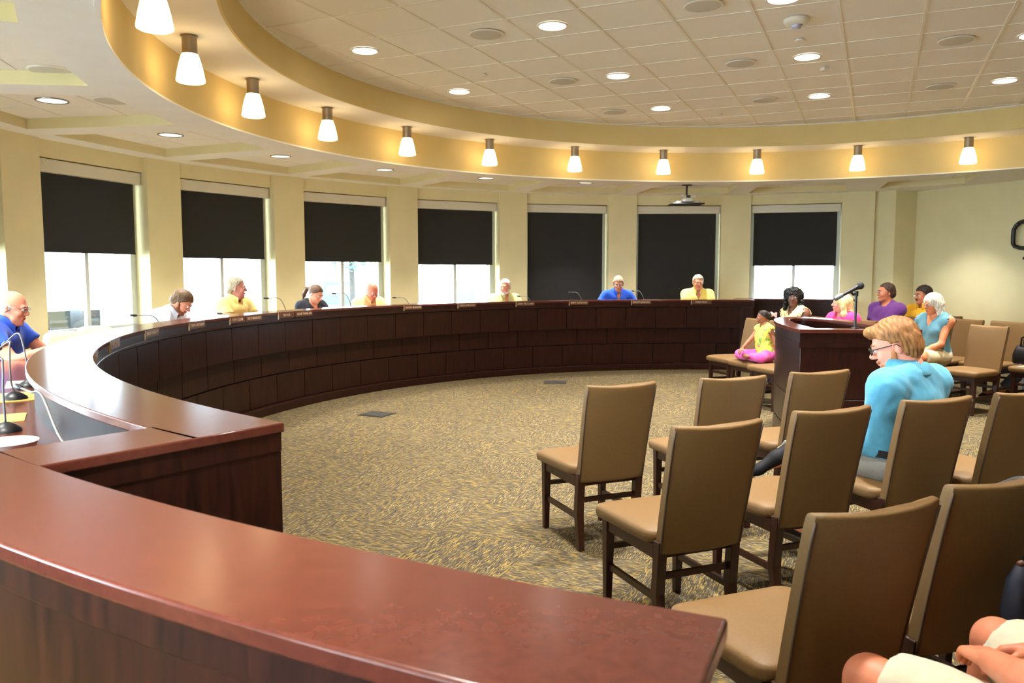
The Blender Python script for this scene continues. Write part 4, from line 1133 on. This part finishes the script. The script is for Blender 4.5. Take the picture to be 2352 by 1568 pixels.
    lm.tube([HP((-.020, .0895, .0135)), HP((0, .0985, .010)), HP((.020, .0895, .0135))], [.002*hs_, .0052*hs_, .002*hs_], 6)
    lm.build('lips', skinmat(lc), t, True)
    if hair:
        hsd, post = hair_sdf(hair); P, F = hsd.mesh(max(hh*.9, .0045)/max(s, .6), post)
        if len(F): np_obj('hair', [((P*np.array([hw, 1, 1])*hs_) @ Rh.T+hp, F)], hairmat(hairc), t, True, 1)
    if beard:
        bs = SDF(); bs.ell((0, .040, -.003), (.055*hw*jw_(jaw), .054, .043), .02); bs.cone((-.012, .080, -.024), (.012, .080, -.024), .020, .020, .02)
        for q in (-1, 1): bs.cone((q*.062*hw, .012, .055), (q*.050*hw, .03, .0), .013, .018, .02)
        bs.cone((-.024, .094, .022), (.024, .094, .022), .008, .008, .008)
        def post(V, X, Y, Z):
            V = V+.002*nz(X, Y, Z, 200, 3)+.0012*np.sin(X*500)
            V = np.maximum(V, Z-np.where(np.abs(X) < .042, .029, .064)); hole = np.sqrt((X/.022)**2+((Z-.0135)/.007)**2)-1
            return np.maximum(V, -(hole*.01)*(Y > .07)-np.where(Y > .07, 0, 1))
        P, F = bs.mesh(.0048, post); np_obj('beard', [((P*hs_) @ Rh.T+hp, F)], hairmat(beard), t, True, 1)
    if moustache:
        mm = MB(); mm.tube([HP((-.028, .090, .019)), HP((-.012, .103, .029)), HP((0, .107, .030)), HP((.012, .103, .029)), HP((.028, .090, .019))], [.002*hs_, .0065*hs_, .0055*hs_, .0065*hs_, .002*hs_], 8); mm.build('moustache', hairmat(moustache), t, True)
    if glasses:
        gm, thick = glasses; g = MB()
        for q in (-1, 1):
            ring = [HP((q*.033*hw+.023*cos(a), .111-.010*abs(cos(a))*(1 if cos(a)*q > 0 else 0), .082+.0155*sin(a))) for a in [2*pi*i/16 for i in range(17)]]
            g.tube(ring, thick*hs_, 6); g.tube([HP((q*.056*hw, .101, .088)), HP((q*.076*hw, .06, .088)), HP((q*.081*hw, -.01, .083)), HP((q*.079*hw, -.022, .068))], thick*hs_*.9, 6)
        g.tube([HP((-.011, .112, .087)), HP((0, .115, .090)), HP((.011, .112, .087))], thick*hs_, 6)
        go = g.build('glasses', gm, t, True)
        if lens:
            ln = MB()
            for q in (-1, 1):
                n0 = len(ln.v); pts = [HP((q*.033*hw+.022*cos(a), .111-.010*abs(cos(a))*(1 if cos(a)*q > 0 else 0), .082+.0145*sin(a))) for a in [2*pi*i/16 for i in range(16)]]
                ln.add(pts, [tuple(range(16))])
            ln.build('lenses', M['glass'], go)
    # ---- shirt
    if shirt:
        c = SDF(); g = .013; torso_prims(c, g, .05)
        up = Tw @ Rl @ np.array([0, 0, 1.]); fw = Tw @ Rl @ np.array([0, 1., 0])
        for q in (-1, 1):
            el, wr = A[q]; ra, rb = arm_r[0]+.016, arm_r[1]+.017
            if sleeve <= 0: continue
            if sleeve <= 1:
                d = (el-sh[q])/np.linalg.norm(el-sh[q]); e_ = sh[q]+(el-sh[q])*sleeve; c.cone(sh[q], el, ra+.006, rb+.012, .04, clip=[(d, d @ e_)])
            else:
                c.cone(sh[q], el, ra+.008, rb+.006, .045); d = (wr-el)/np.linalg.norm(wr-el); e_ = el+(wr-el)*(sleeve-1)
                c.cone(el, wr, rb+.006, arm_r[3]+.014, .03, clip=[(d, d @ e_)])
        cut0 = H+Tw @ Rl @ (np.array([0, 0, shirt_low*torso])*s); nk = T((0, .012, .462)); vb = T((0, .11, .40-vneck)); nr = (.062 if not fem else .066)*s
        arm_far = {q: (A[q][0]) for q in (-1, 1)}
        def post(V, X, Y, Z):
            V = V+wrinkle*nz(X, Y, Z, 26, 3)+wrinkle*.8*nz(X, Y, Z*.6, 70, 1)
            if sleeve <= 0:     # armholes
                for q in (-1, 1):
                    d = np.sqrt((X-sh[q][0]-q*.02*s)**2+(Y-sh[q][1])**2+((Z-sh[q][2]+.02)*.8)**2)-.066*s; V = np.maximum(V, -d)
            z = (X-cut0[0])*up[0]+(Y-cut0[1])*up[1]+(Z-cut0[2])*up[2]
            near = (np.abs(X) < .30*s) & (Z < H[2]+.12)
            V = np.maximum(V, np.where(near, -z, -1))
            d = np.sqrt((X-nk[0])**2+(Y-nk[1])**2+((Z-nk[2])*.8)**2)-nr
            V = np.maximum(V, -d)
            if vneck > 0:
                zz = (X-vb[0])*up[0]+(Y-vb[1])*up[1]+(Z-vb[2])*up[2]; ff = (X-T((0, .03, .4))[0])*fw[0]+(Y-T((0, .03, .4))[1])*fw[1]+(Z-T((0, .03, .4))[2])*fw[2]
                V = np.maximum(V, np.minimum(zz*.8-np.abs(X)*1.6, ff))
            return V
        P, F = c.mesh(h, post); sm_ = shirt_pat or clothmat(shirt)
        so = np_obj('shirt', [(P, F)], sm_, t, True, 2)
        if collar:
            cm_ = MB(); rings = []
            N = 20
            for k_, (rr, zz, yy) in enumerate(((.060, .015, 0), (.064, .048, -.002), (.0665, .054, -.002), (.070, .050, -.002), (.083, .012, .006))):
                pass
            prof = [(.060, .455), (.0615, .528), (.066, .534), (.075, .518), (.096, .468), (.090, .462)]
            v = []; f = []
            a0, a1 = R(90+24), R(90+336)
            for i in range(N+1):
                a = a0+(a1-a0)*i/N; fr = max(0, sin(a))
                for (rr, zz) in prof:
                    zz2 = zz+.012-.045*fr-(.02*fr if rr > .07 else 0)
                    v.append(T((rr*neck_w*cos(a)*1.02, rr*neck_w*sin(a)*.98-.004+.018*fr+neck_fwd*min(1, max(0, (zz2-.44)/.09)), zz2)))
            m_ = len(prof)
            for i in range(N):
                for j in range(m_): f.append((i*m_+j, i*m_+(j+1) % m_, (i+1)*m_+(j+1) % m_, (i+1)*m_+j))
            f.append(tuple(range(m_))); f.append(tuple(N*m_+j for j in range(m_))[::-1])
            cm_.add(v, f).build('collar', sm_, so, True)
    # ---- trousers
    if pants:
        c = SDF(); g = .012
        c.ell(T((0, .0, .005)), np.array([.178*fat+g, .128*fat+g, .125+g])*s, .05, rot=Tw @ Rl)
        for q in (-1, 1):
            hj, kn, an, to = Lg[q]
            r1 = .084*s*(.6+.4*fat)+g+.004
            if pant_cut <= 1:
                d = (kn-hj)/np.linalg.norm(kn-hj); e_ = hj+(kn-hj)*pant_cut if pant_cut < 1 else kn
                c.cone(hj, kn, r1, .066*s+g+(.012 if pant_cut < 1 else 0), .05, clip=[(d, d @ e_)] if pant_cut < 1 else None)
            if pant_cut >= 1:
                d = (an-kn)/np.linalg.norm(an-kn); e_ = kn+(an-kn)*.93
                c.cone(kn, an, .060*s+g, .050*s+g, .03, clip=[(d, d @ e_)])
        def post(V, X, Y, Z):
            V = V+.004*nz(X, Y, Z, 30, 5)
            up = Tw @ Rl @ np.array([0, 0, 1.]); w_ = H+up*.10*s*torso
            return np.maximum(V, (X-w_[0])*up[0]+(Y-w_[1])*up[1]+(Z-w_[2])*up[2])
        P, F = c.mesh(h, post); np_obj('trousers', [(P, F)], clothmat(pants), t, True, 2)
    if belt:
        up = Tw @ Rl; bb = MB(); rings = []
        for i in range(29):
            a = 2*pi*i/28; ca, sa = cos(a), sin(a); c_ = np.array([0, .005, .055])
            rx, ry = (.178*fat+.018)*s, (.128*fat+.020)*s
            ring = [H+up @ np.array([ca*(rx+dr), c_[1]+sa*(ry+dr), .055+dz]) for dr, dz in ((0, -.018), (.006, -.018), (.006, .018), (0, .018))]
            rings.append([tuple(p) for p in ring])
        bb.loft(rings, False).build('belt', mat('belt_leather', srgb(20, 18, 18), .4), t)
    # ---- shoes
    if shoes:
        sm_ = mat('shoe_leather', srgb(*shoes), .7, spec=.25)
        for q in (-1, 1):
            so_ = SDF()
            hj, kn, an, to = Lg[q]; f_ = to-an; f_ = f_/np.linalg.norm(f_)
            lg_ = an-kn; lg_ /= np.linalg.norm(lg_); dn = lg_-f_*(lg_ @ f_); dn /= max(np.linalg.norm(dn), 1e-6)
            dn = dn*min(1, np.linalg.norm(lg_-f_*(lg_ @ f_))/.6); heel = an+dn*.042*s-f_*.045*s*np.linalg.norm(dn); ball = to+dn*.008*s; bp = an+dn*.03*s+f_*.05*s
            so_.cone(heel, bp, .035*s, .036*s, .02); so_.cone(bp, ball, .036*s, .027*s, .02); so_.cone(ball, ball+f_*.045*s, .027*s, .016*s, .02)
            np_obj('shoe', [so_.mesh(max(h*.7, .008))], sm_, t, True, 1)
    if sock:
        for q in (-1, 1):
            ss = SDF(); hj, kn, an, to = Lg[q]; ss.cone(kn+(an-kn)*.62, an, .052*s, .046*s, .01)
            np_obj('sock', [ss.mesh(.009)], clothmat(sock), t, True, 1)
    return t, dict(H=H, T=T, HP=HP, A=A, L=Lg, Rh=Rh)
# ------------------------------------------------------------------ the people
def wl(root, head, p):
    a = R(head)-pi/2; dx, dy = p[0]-root[0], p[1]-root[1]
    return (dx*cos(a)+dy*sin(a), -dx*sin(a)+dy*cos(a), p[2])
WIRE = M['chrome']; BLACKF = M['black']
def sit(label, xy, head, crown, floor=0., lean=6, s=1.0, hip=None, look=None, pitch=8, roll=0, twist=0, **kw):
    hipz = floor+.545 if hip is None else hip
    pt = R(pitch)
    tors = (crown-s*(.192*cos(pt*.8)+.01)-hipz)/(.53*cos(R(lean))*s)
    yaw = 0 if look is None else ((look-head-twist+180) % 360)-180
    return person(label, xy[0], xy[1], head, hipz, s, tors, lean, twist, head=(yaw, pitch, roll), floor_z=floor, **kw)
def daisman(label, ang, crown, lean, look, r_head=6.35, **kw):
    off = .545*sin(R(lean))*.92+.02
    xy = pol(r_head+off, ang); hd = (ang+180) % 360
    A_ = kw.pop('arms', None)
    if A_ is None:
        f = .30+.1*(lean > 15); A_ = {q: (q*.10, f+.13, .26) for q in (-1, 1)}
    return sit(label, xy, hd, crown, Z_PLAT, lean, look=look, arms=A_, h=.014, hh=.0058, hand_h=.006, **kw)
# behind the dais
daisman('bald man in a blue polo shirt and wire glasses, forearms on the dais desk', 187.6, 1.353, 16, 8, pitch=14, hair='ring', hairc=(196, 186, 176), skin=(214, 140, 112), shirt=(44, 84, 196), glasses=(WIRE, .0016), fat=1.15, belly=1.2, jaw=1.15,
        arms={1: (.16, .50, .25), -1: (-.06, .52, .25)}, hand_kw={1: dict(curl=35), -1: dict(curl=35)})
daisman('bearded brown-haired man in a white shirt bending low over the desk', 165.0, 1.290, 30, 5, pitch=42, hair='neat', hairc=(96, 70, 46), beard=(120, 66, 36), skin=(206, 140, 108), shirt=(226, 234, 244), sleeve=1.9)
daisman('grey-haired man in a pale yellow polo shirt looking along the dais', 156.7, 1.418, 6, 14, pitch=4, hair='thin', hairc=(150, 140, 118), skin=(206, 140, 122), shirt=(232, 208, 128), fat=1.2, belly=1.2, jaw=1.1, hw=1.04)
daisman('woman with a brown ponytail in a black top, looking down', 145.3, 1.317, 12, -22, pitch=30, hair='ponytail', hairc=(92, 66, 48), skin=(228, 160, 128), shirt=(20, 22, 30), collar=False, vneck=.05, sleeve=.5, female=True, shw=.16)
daisman('balding man in an orange-yellow shirt with head bowed', 136.7, 1.328, 14, -50, pitch=28, hair='ring', hairc=(214, 200, 184), skin=(214, 128, 100), shirt=(244, 206, 140), glasses=(WIRE, .0014), fat=1.1)
daisman('white-bearded man in a pale green zip-neck shirt', 116.2, 1.362, 4, -108, pitch=6, hair='thin', hairc=(236, 230, 220), beard=(238, 232, 222), skin=(222, 150, 116), shirt=(206, 206, 140), vneck=.05, fat=1.1)
daisman('grey-haired man in a royal blue polo leaning on his arms', 99.06, 1.405, 14, -97, pitch=12, hair='neat', hairc=(176, 160, 132), skin=(208, 140, 110), shirt=(44, 92, 214), glasses=(WIRE, .0014), vneck=.04, arms={1: (.34, .36, .26), -1: (-.34, .36, .26)})
daisman('broad grey-haired man in a bright yellow shirt at the far end of the dais', 87.36, 1.425, 4, -94, pitch=8, hair='thin', hairc=(196, 182, 156), skin=(204, 136, 104), shirt=(250, 226, 120), fat=1.25, belly=1.2, jaw=1.12, hw=1.05, vneck=.06)
# audience by the lectern
def pattern(name, base, cols, sc1=40, th=.56):
    m = bpy.data.materials.new(name); m.use_nodes = True; t = m.node_tree; b = t.nodes['Principled BSDF']; prev = None
    tc = t.nodes.new('ShaderNodeTexCoord')
    for i, c in enumerate(cols):
        n = t.nodes.new('ShaderNodeTexNoise'); n.noise_dimensions = '4D'; n.inputs['Scale'].default_value = sc1; n.inputs['W'].default_value = 3.7*i; n.inputs['Detail'].default_value = 1
        t.links.new(tc.outputs['Object'], n.inputs['Vector'])
        r = t.nodes.new('ShaderNodeMapRange'); r.inputs['From Min'].default_value = th; r.inputs['From Max'].default_value = th+.04; t.links.new(n.outputs['Fac'], r.inputs['Value'])
        x = t.nodes.new('ShaderNodeMix'); x.data_type = 'RGBA'; t.links.new(r.outputs[0], x.inputs['Factor'])
        if prev is None: x.inputs[6].default_value = srgb(*base)
        else: t.links.new(prev, x.inputs[6])
        x.inputs[7].default_value = srgb(*c); prev = x.outputs[2]
    t.links.new(prev, b.inputs['Base Color']); b.inputs['Roughness'].default_value = .85; return m
sit('black-haired woman with glasses in a sleeveless cream patterned top', (3.56, 10.0), 202, 1.285, look=244, pitch=4, lean=4, hair='curly', hairc=(20, 17, 16), skin=(122, 78, 58), shirt=(236, 214, 150), shirt_pat=pattern('cream_print', (240, 218, 160), [(150, 110, 60)], 45, .58), collar=False, sleeve=0, female=True, shw=.165, glasses=(WIRE, .0013),
    h=.013, hh=.0055, vneck=.03)
sit('little girl in a yellow flowered top and pink leggings, cross-legged on a chair', (2.87, 9.02), 196, 1.05, hip=.535, s=.66, look=178, pitch=4, lean=4, hair='buns', hairc=(44, 32, 26), skin=(150, 92, 66), shirt=(226, 228, 96), shirt_pat=pattern('flower_print', (226, 230, 96), [(224, 120, 110), (120, 190, 90)], 26, .6), collar=False, sleeve=0,
    pants=(232, 92, 176), shoes=None, legs={1: ((.30, .30, .80), (-.02, .40, .80), (-.16, .43, .81)), -1: ((-.30, .28, .80), (.02, .30, .79), (.17, .36, .80))}, arms={1: (.02, .46, .10), -1: (-.30, -.06, -.06)}, h=.0095, hh=.0048, hand_h=.0042, female=True, shw=.165, hand_kw={-1: dict(curl=8, spread=9)})
sit('pale blonde woman in a pink top seen in profile past the microphone stand', (3.93, 9.45), 200, 1.228, look=160, pitch=-2, lean=3, hair='long', hairc=(236, 214, 150), skin=(226, 150, 128), shirt=(224, 60, 130), collar=False, sleeve=.5, female=True, shw=.165)
sit('man with receding dark hair and glasses in a purple shirt', (4.74, 10.14), 204, 1.335, look=176, pitch=2, lean=-2, hair='thin', hairc=(64, 42, 30), skin=(196, 118, 84), shirt=(98, 50, 116), collar=False, sleeve=.62, fat=1.2, belly=1.2, glasses=(WIRE, .0014), arms={1: (-.06, .26, .16), -1: (.06, .30, .14)})
sit('dark-haired man with a moustache and glasses in a golden yellow shirt', (5.28, 10.24), 204, 1.30, look=186, pitch=4, lean=0, hair='neat', hairc=(42, 28, 22), moustache=(50, 34, 26), skin=(202, 128, 92), shirt=(238, 178, 36), sleeve=.6, glasses=(WIRE, .0015))
sit('silver-haired woman in a sleeveless teal top and cream shorts', (4.74, 8.93), 206, 1.247, look=196, pitch=12, lean=3, hair='bob', hairc=(206, 196, 176), skin=(206, 128, 88), shirt=(92, 138, 152), shirt_pat=None, collar=False, sleeve=0, vneck=.06, pants=(206, 190, 150), pant_cut=.8, female=True, shw=.165, glasses=(WIRE, .0014), h=.012,
    arms={1: (.05, .33, .03), -1: (-.05, .34, .04)})
_g = [o for o in bpy.data.objects if o.get('category') == 'person' and 'little girl' in o['label']][0]
_b = MB()
for s_ in (-1, 1): _b.loft([[(.0+s_*d, -.115, .46+dz*k) for d, dz in ((.0, -.008), (.0, .008))]+[(s_*.05, -.115, .46+.03*k), (s_*.05, -.115, .46-.03*k)] for k in (1.,)]+[[(.0+s_*d, -.135, .46+dz*k) for d, dz in ((.0, -.008), (.0, .008))]+[(s_*.05, -.135, .46+.03*k), (s_*.05, -.135, .46-.03*k)] for k in (1.,)])
_b.build('hair_bow', clothmat((240, 190, 190)), _g, loc=(0, .03, .53))
# man in the aqua shirt
rt = (1.935, 3.92); hd = 110
AQ, aq = sit('red-haired man in a bright aqua shirt and dark glasses looking down', rt, hd, 1.243, s=1.05, look=154, pitch=22, twist=10, lean=-4, neck_fwd=.05, hip=.56, hair='swept', hairc=(146, 98, 52), browc=(130, 84, 52), beard=(176, 108, 62), skin=(226, 152, 126), shirt=(86, 156, 184), sleeve=1.92, fat=1.16, belly=1.25, jaw=1.14,
    glasses=(BLACKF, .0028), pants=(150, 146, 138), belt=True, shirt_low=.03, h=.0095, hh=.0042, hand_h=.0042, wrinkle=.0055, shw=.174, shoes=(24, 24, 26), neck_w=1.15,
    legs={-1: tuple(np.array(wl(rt, hd, p))/1.05 for p in ((1.56, 4.22, .52), (1.64, 4.26, .09), (1.55, 4.42, .05))), 1: tuple(np.array(wl(rt, hd, p))/1.05 for p in ((1.88, 4.34, .64), (1.44, 4.16, .52), (1.30, 4.14, .44)))},
    arms={-1: (-.16, .24, .07), 1: (.05, .30, .10), ('hint', -1): (-.12, -.7, -1), ('hint', 1): (.2, -.6, -1)}, sock=(198, 186, 160))
# seated figures cut by the picture edge
rp = (1.20, 1.42); hd = 112
sit('person in khaki shorts with bare knees, cut by the picture edge', rp, hd, 1.30, hip=.545, look=112, hair='neat', hairc=(80, 60, 44), skin=(214, 130, 96), lean=-8, shirt=(34, 36, 52), pants=(214, 204, 176), pant_cut=.87, h=.0085, hand_h=.0036,
    legs={-1: tuple(wl(rp, hd, p) for p in ((.835, 1.79, .535), (.80, 1.86, .09), (.73, 2.02, .04))), 1: tuple(wl(rp, hd, p) for p in ((1.235, 1.965, .545), (1.22, 2.0, .09), (1.16, 2.16, .04)))},
    arms={1: np.array(wl(rp, hd, (1.225, 1.78, .615)))-np.array([0, 0, .545]), -1: (-.10, .26, .12), ('hint', 1): (1, -.3, -.35)}, hand_kw={1: dict(curl=28, dir=(-.55, .75, -.30), up=(.3, .2, 1))})
rq = (2.50, 2.90); hd = 114
sit('person in dark trousers with one leg stretched out, cut by the picture edge', rq, hd, 1.30, look=114, hair='bob', hairc=(60, 46, 38), skin=(222, 156, 138), shirt=(60, 60, 70), pants=(38, 36, 38), female=True, shoes=(18, 18, 20),
    legs={-1: tuple(wl(rq, hd, p) for p in ((2.30, 3.33, .60), (2.06, 3.74, .30), (1.93, 3.87, .20)))})
rr_ = (6.06, 8.46); hd = 150
sit('person in blue jeans and brown shoes by the plain wall, cut by the picture edge', rr_, hd, 1.30, look=150, hair='neat', hairc=(60, 46, 38), skin=(206, 140, 110), shirt=(90, 90, 96), pants=(92, 104, 128), shoes=(58, 36, 28),
    legs={-1: tuple(wl(rr_, hd, p) for p in ((5.84, 8.86, .53), (5.60, 9.06, .13), (5.44, 9.14, .07)))})
chair(6.08, 8.42, 150, 'tan chair beyond the picture under the person in blue jeans')
# ------------------------------------------------------------------ small things on the desk and chairs
def desk_px(x, y, z):                 # helper used once while laying out; plan point for a height
    return None
t = thing('soup_bowl', 'white bowl on the dais desk behind the end ledge', 'bowl', (-1.60, 2.50, Z_DESK))
MB().lathe([(.035, 0), (.037, .006), (.055, .02), (.075, .045), (.085, .07), (.088, .072), (.083, .068), (.07, .044), (.05, .022), (.003, .014)], 32).build('bowl', M['plastic_w'], t, True)
gooseneck('gooseneck microphone with its black base behind the white bowl', (-1.93, 3.01, Z_DESK), [(-1.926, 3.0, 1.03), (-1.922, 3.0, 1.127), (-1.935, 3.0, 1.155), (-2.05, 3.0, 1.14)])
gooseneck('gooseneck microphone with its black base on a yellow folder', (-2.36, 3.76, Z_DESK+.005), [(-2.35, 3.72, .98), (-2.334, 3.70, 1.125), (-2.345, 3.72, 1.155), (-2.44, 3.8, 1.12)])
gooseneck('steel gooseneck microphone rising from behind the end ledge', (-1.27, 2.36, Z_DESK), [(-1.401, 2.45, .964), (-1.542, 2.60, 1.0775), (-1.613, 2.66, 1.0796), (-1.684, 2.72, 1.084)])
gooseneck('thin gooseneck microphone before the bald man in blue', (-2.56, 4.20, Z_DESK), [(-2.562, 4.20, .989), (-2.583, 4.20, 1.123), (-2.62, 4.22, 1.155), (-2.728, 4.30, 1.10)])
def sheet(name, lb, cat, x, y, z, w, d, rot, m, th=.002, group=None):
    t = thing(name, lb, cat, (x, y, z), rot, group); bevel(MB().box(-w/2, w/2, -d/2, d/2, .0003, th).build(name+'_body', m, t), .0004); return t
YEL = mat('manila_card', srgb(226, 176, 84), .6)
sheet('folder', 'yellow folder on the desk under a black microphone base', 'folder', -2.39, 3.84, Z_DESK, .32, .24, 2.2, YEL, .004)
sheet('folder', 'yellow folder on the desk nearest the white bowl', 'folder', -2.14, 3.25, Z_DESK, .24, .2, .5, YEL, .004)
sheet('paper_sheet', 'bluish white paper on the desk beside the yellow folder', 'paper', -2.62, 4.30, Z_DESK, .30, .21, 2.1, M['paper'])
sheet('phone', 'dark mobile phone lying on the dais desk near the bald man', 'phone', -2.74, 4.62, Z_DESK, .15, .075, 2.4, M['black'], .009)
sheet('paper_sheet', 'small white paper under the hands of the bald man in blue', 'paper', -2.78, 5.28, Z_DESK, .26, .2, .3, M['paper'], .003)
for a, lb in ((162.5, 'white papers before the bearded man'), (152.8, 'white papers between the man in yellow and the woman in black'), (144.5, 'white papers before the woman in black'), (139.5, 'white papers beside the balding man in orange'), (83.8, 'white papers at the far end of the dais')):
    x, y = pol(6.08, a)
    t = thing('paper_stack', lb, 'paper', (x, y, Z_DESK), R(a), 'paper stacks on the dais desk')
    for k in range(3): MB().box(-.11+.01*k, .11+.01*k, -.15, .15, .0005+.004*k, .004+.004*k).build('sheet', M['paper'], t)
# handbag and papers on the chair by the wall
hb = thing('handbag', 'black handbag with loop handles on the chair by the plain wall', 'bag', (5.60, 8.60, .478), R(118))
rr = []
for z, sx, sy in ((0, .15, .075), (.02, .165, .085), (.10, .165, .08), (.17, .145, .055), (.20, .13, .03)):
    rr.append([(x, y, z) for x, y in rrect(sx*2, sy*2, min(sx, sy)*.6, 5)])
MB().loft(rr).build('bag_body', mat('black_leather', srgb(22, 20, 22), .35, bump=.3, bscale=90), hb, 60)
for s in (-1, 1):
    MB().tube([(-.09, s*.03, .17), (-.07, s*.05, .28), (0, s*.055, .33), (.07, s*.05, .28), (.09, s*.03, .17)], .009, 8).build('handle', M['black'], hb, True)
mg = thing('magazine', 'yellow and red printed magazine on the chair seat beside the handbag', 'magazine', (5.47, 8.32, .476), R(25))
MB().box(-.13, .13, -.10, .10, 0, .008).build('pages', M['paper'], mg)
MB().box(-.132, .132, -.102, .102, .008, .0095).build('cover', pattern('cover_print', (244, 208, 40), [(206, 50, 40), (240, 236, 220)], 14, .55), mg)
# ------------------------------------------------------------------ outside the windows
out = M['paper']
GZ = -1.25
tag(MB().lathe([(8.6, 0), (90, 0)], 60, caps=False).build('ground', mat('pale_paving', srgb(205, 205, 200), .9, noise=.1, nscale=.5), None, loc=(CX, CY, GZ)), kind='structure')
def outpos(a, r): return (CX+r*cos(R(a)), CY+r*sin(R(a)))
GB = mat('van_blue', (.014, .040, .055, 1), .3); GF = mat('grey_trim', (.05, .055, .06, 1), .6); GR = mat('grey_wall', (.030, .034, .034, 1), .8)
def van(lb, a, r, col):
    x, y = outpos(a, r); t = thing('van', lb, 'van', (x, y, GZ), R(a)-pi/2, 'vans parked outside the windows')
    MB().loft([[(px*w, py, z) for px, py in ((-1, 0), (1, 0), (1, 4.6), (-1, 4.6))] for z, w in ((.35, .92), (.5, 1.0), (1.15, 1.0), (1.95, .86), (2.05, .78))]).build('body', col, t)
    MB().box(-.72, .72, -.03, .02, 1.2, 1.8).build('rear_window', GF, t); MB().box(-.98, .98, -.12, .05, .38, .55).build('bumper', GF, t)
    for s in (-1, 1):
        for yy in (.8, 3.6): MB().lathe([(.33, -.1), (.36, -.06), (.36, .06), (.33, .1)], 18).build('wheel', M['black'], t, 40, loc=(s*.88, yy, .36), rot=(0, pi/2, 0))
        MB().box(s*.93-.06, s*.93+.06, -.02, .02, .75, 1.15).build('tail_lamp', GR, t)
    return t
van('blue van outside the window between the woman in black and the balding man', 107.2, 47, GB)
van('pale blue van outside the window by the white-bearded man', 97.2, 50, mat('van_pale', (.022, .055, .065, 1), .3))
for a, w, lb in ((146.15, .40, 'grey louvred cabinet outside the window before the mullion'), (143.57, .30, 'narrower grey louvred cabinet outside, past the mullion')):
    x, y = outpos(a, 12.5); t = thing('louvred_cabinet', lb, 'cabinet', (x, y, GZ), R(a)-pi/2)
    MB().box(-w/2, w/2, 0, 1.0, 0, 2.05).build('casing', GR, t)
    for k in range(6): MB().box(-w/2+.05, w/2-.05, -.03, 0, 1.25+.12*k, 1.30+.12*k).build('louvre', GF, t)
x, y = outpos(110.8, 24)
tr = thing('leafy_tree', 'leafy tree outside the window of the balding man', 'tree', (x, y, GZ))
MB().tube([(0, 0, 0), (.05, .02, 1.9), (0, .1, 3.4)], [.16, .12, .08], 10).build('trunk', mat('bark', (.02, .016, .012, 1), .9), tr, True)
lf = MB(); rnd = random.Random(3)
for i in range(2600):
    while True:
        p = np.array([rnd.uniform(-1, 1) for _ in range(3)])
        if p @ p < 1: break
    q = p*np.array([1.6, 1.6, 1.3])+np.array([0, 0, 4.0]); u = np.array([rnd.gauss(0, 1) for _ in range(3)]); u /= np.linalg.norm(u); v = np.cross(u, [.3, .5, .8]); v /= np.linalg.norm(v); s = .09
    lf.add([q+u*s, q+v*s*.5, q-u*s, q-v*s*.5], [(0, 1, 2, 3)])
tag(lf.build('foliage', mat('leaf', (.02, .06, .06, 1), .7), tr), kind='stuff')

# navy bag hung on the back of the chair before the bare knees
nb = thing('shoulder_bag', 'dark navy bag with brown top edge hung on a chair back', 'bag', (1.465, 2.125, .46), R(21.7))
rr = []
for z, sx, sy in ((0, .13, .030), (.02, .150, .038), (.12, .150, .040), (.20, .140, .030), (.235, .118, .018), (.245, .10, .010)):
    rr.append([(x, y, z) for x, y in rrect(sx*2, sy*2, sy*.9, 4)])
MB().loft(rr).build('bag_body', mat('navy_canvas', srgb(22, 24, 40), .7, noise=.1, nscale=200), nb, 60)
MB().tube([(-.115, 0, .243), (0, 0, .249), (.115, 0, .243)], .008, 8).build('top_trim', mat('brown_trim', srgb(96, 58, 36), .5), nb, True)
MB().tube([(-.10, .0, .24), (-.02, -.03, .40), (.06, -.005, .485), (.10, .03, .455)], .009, 8).build('strap', M['black'], nb, True)
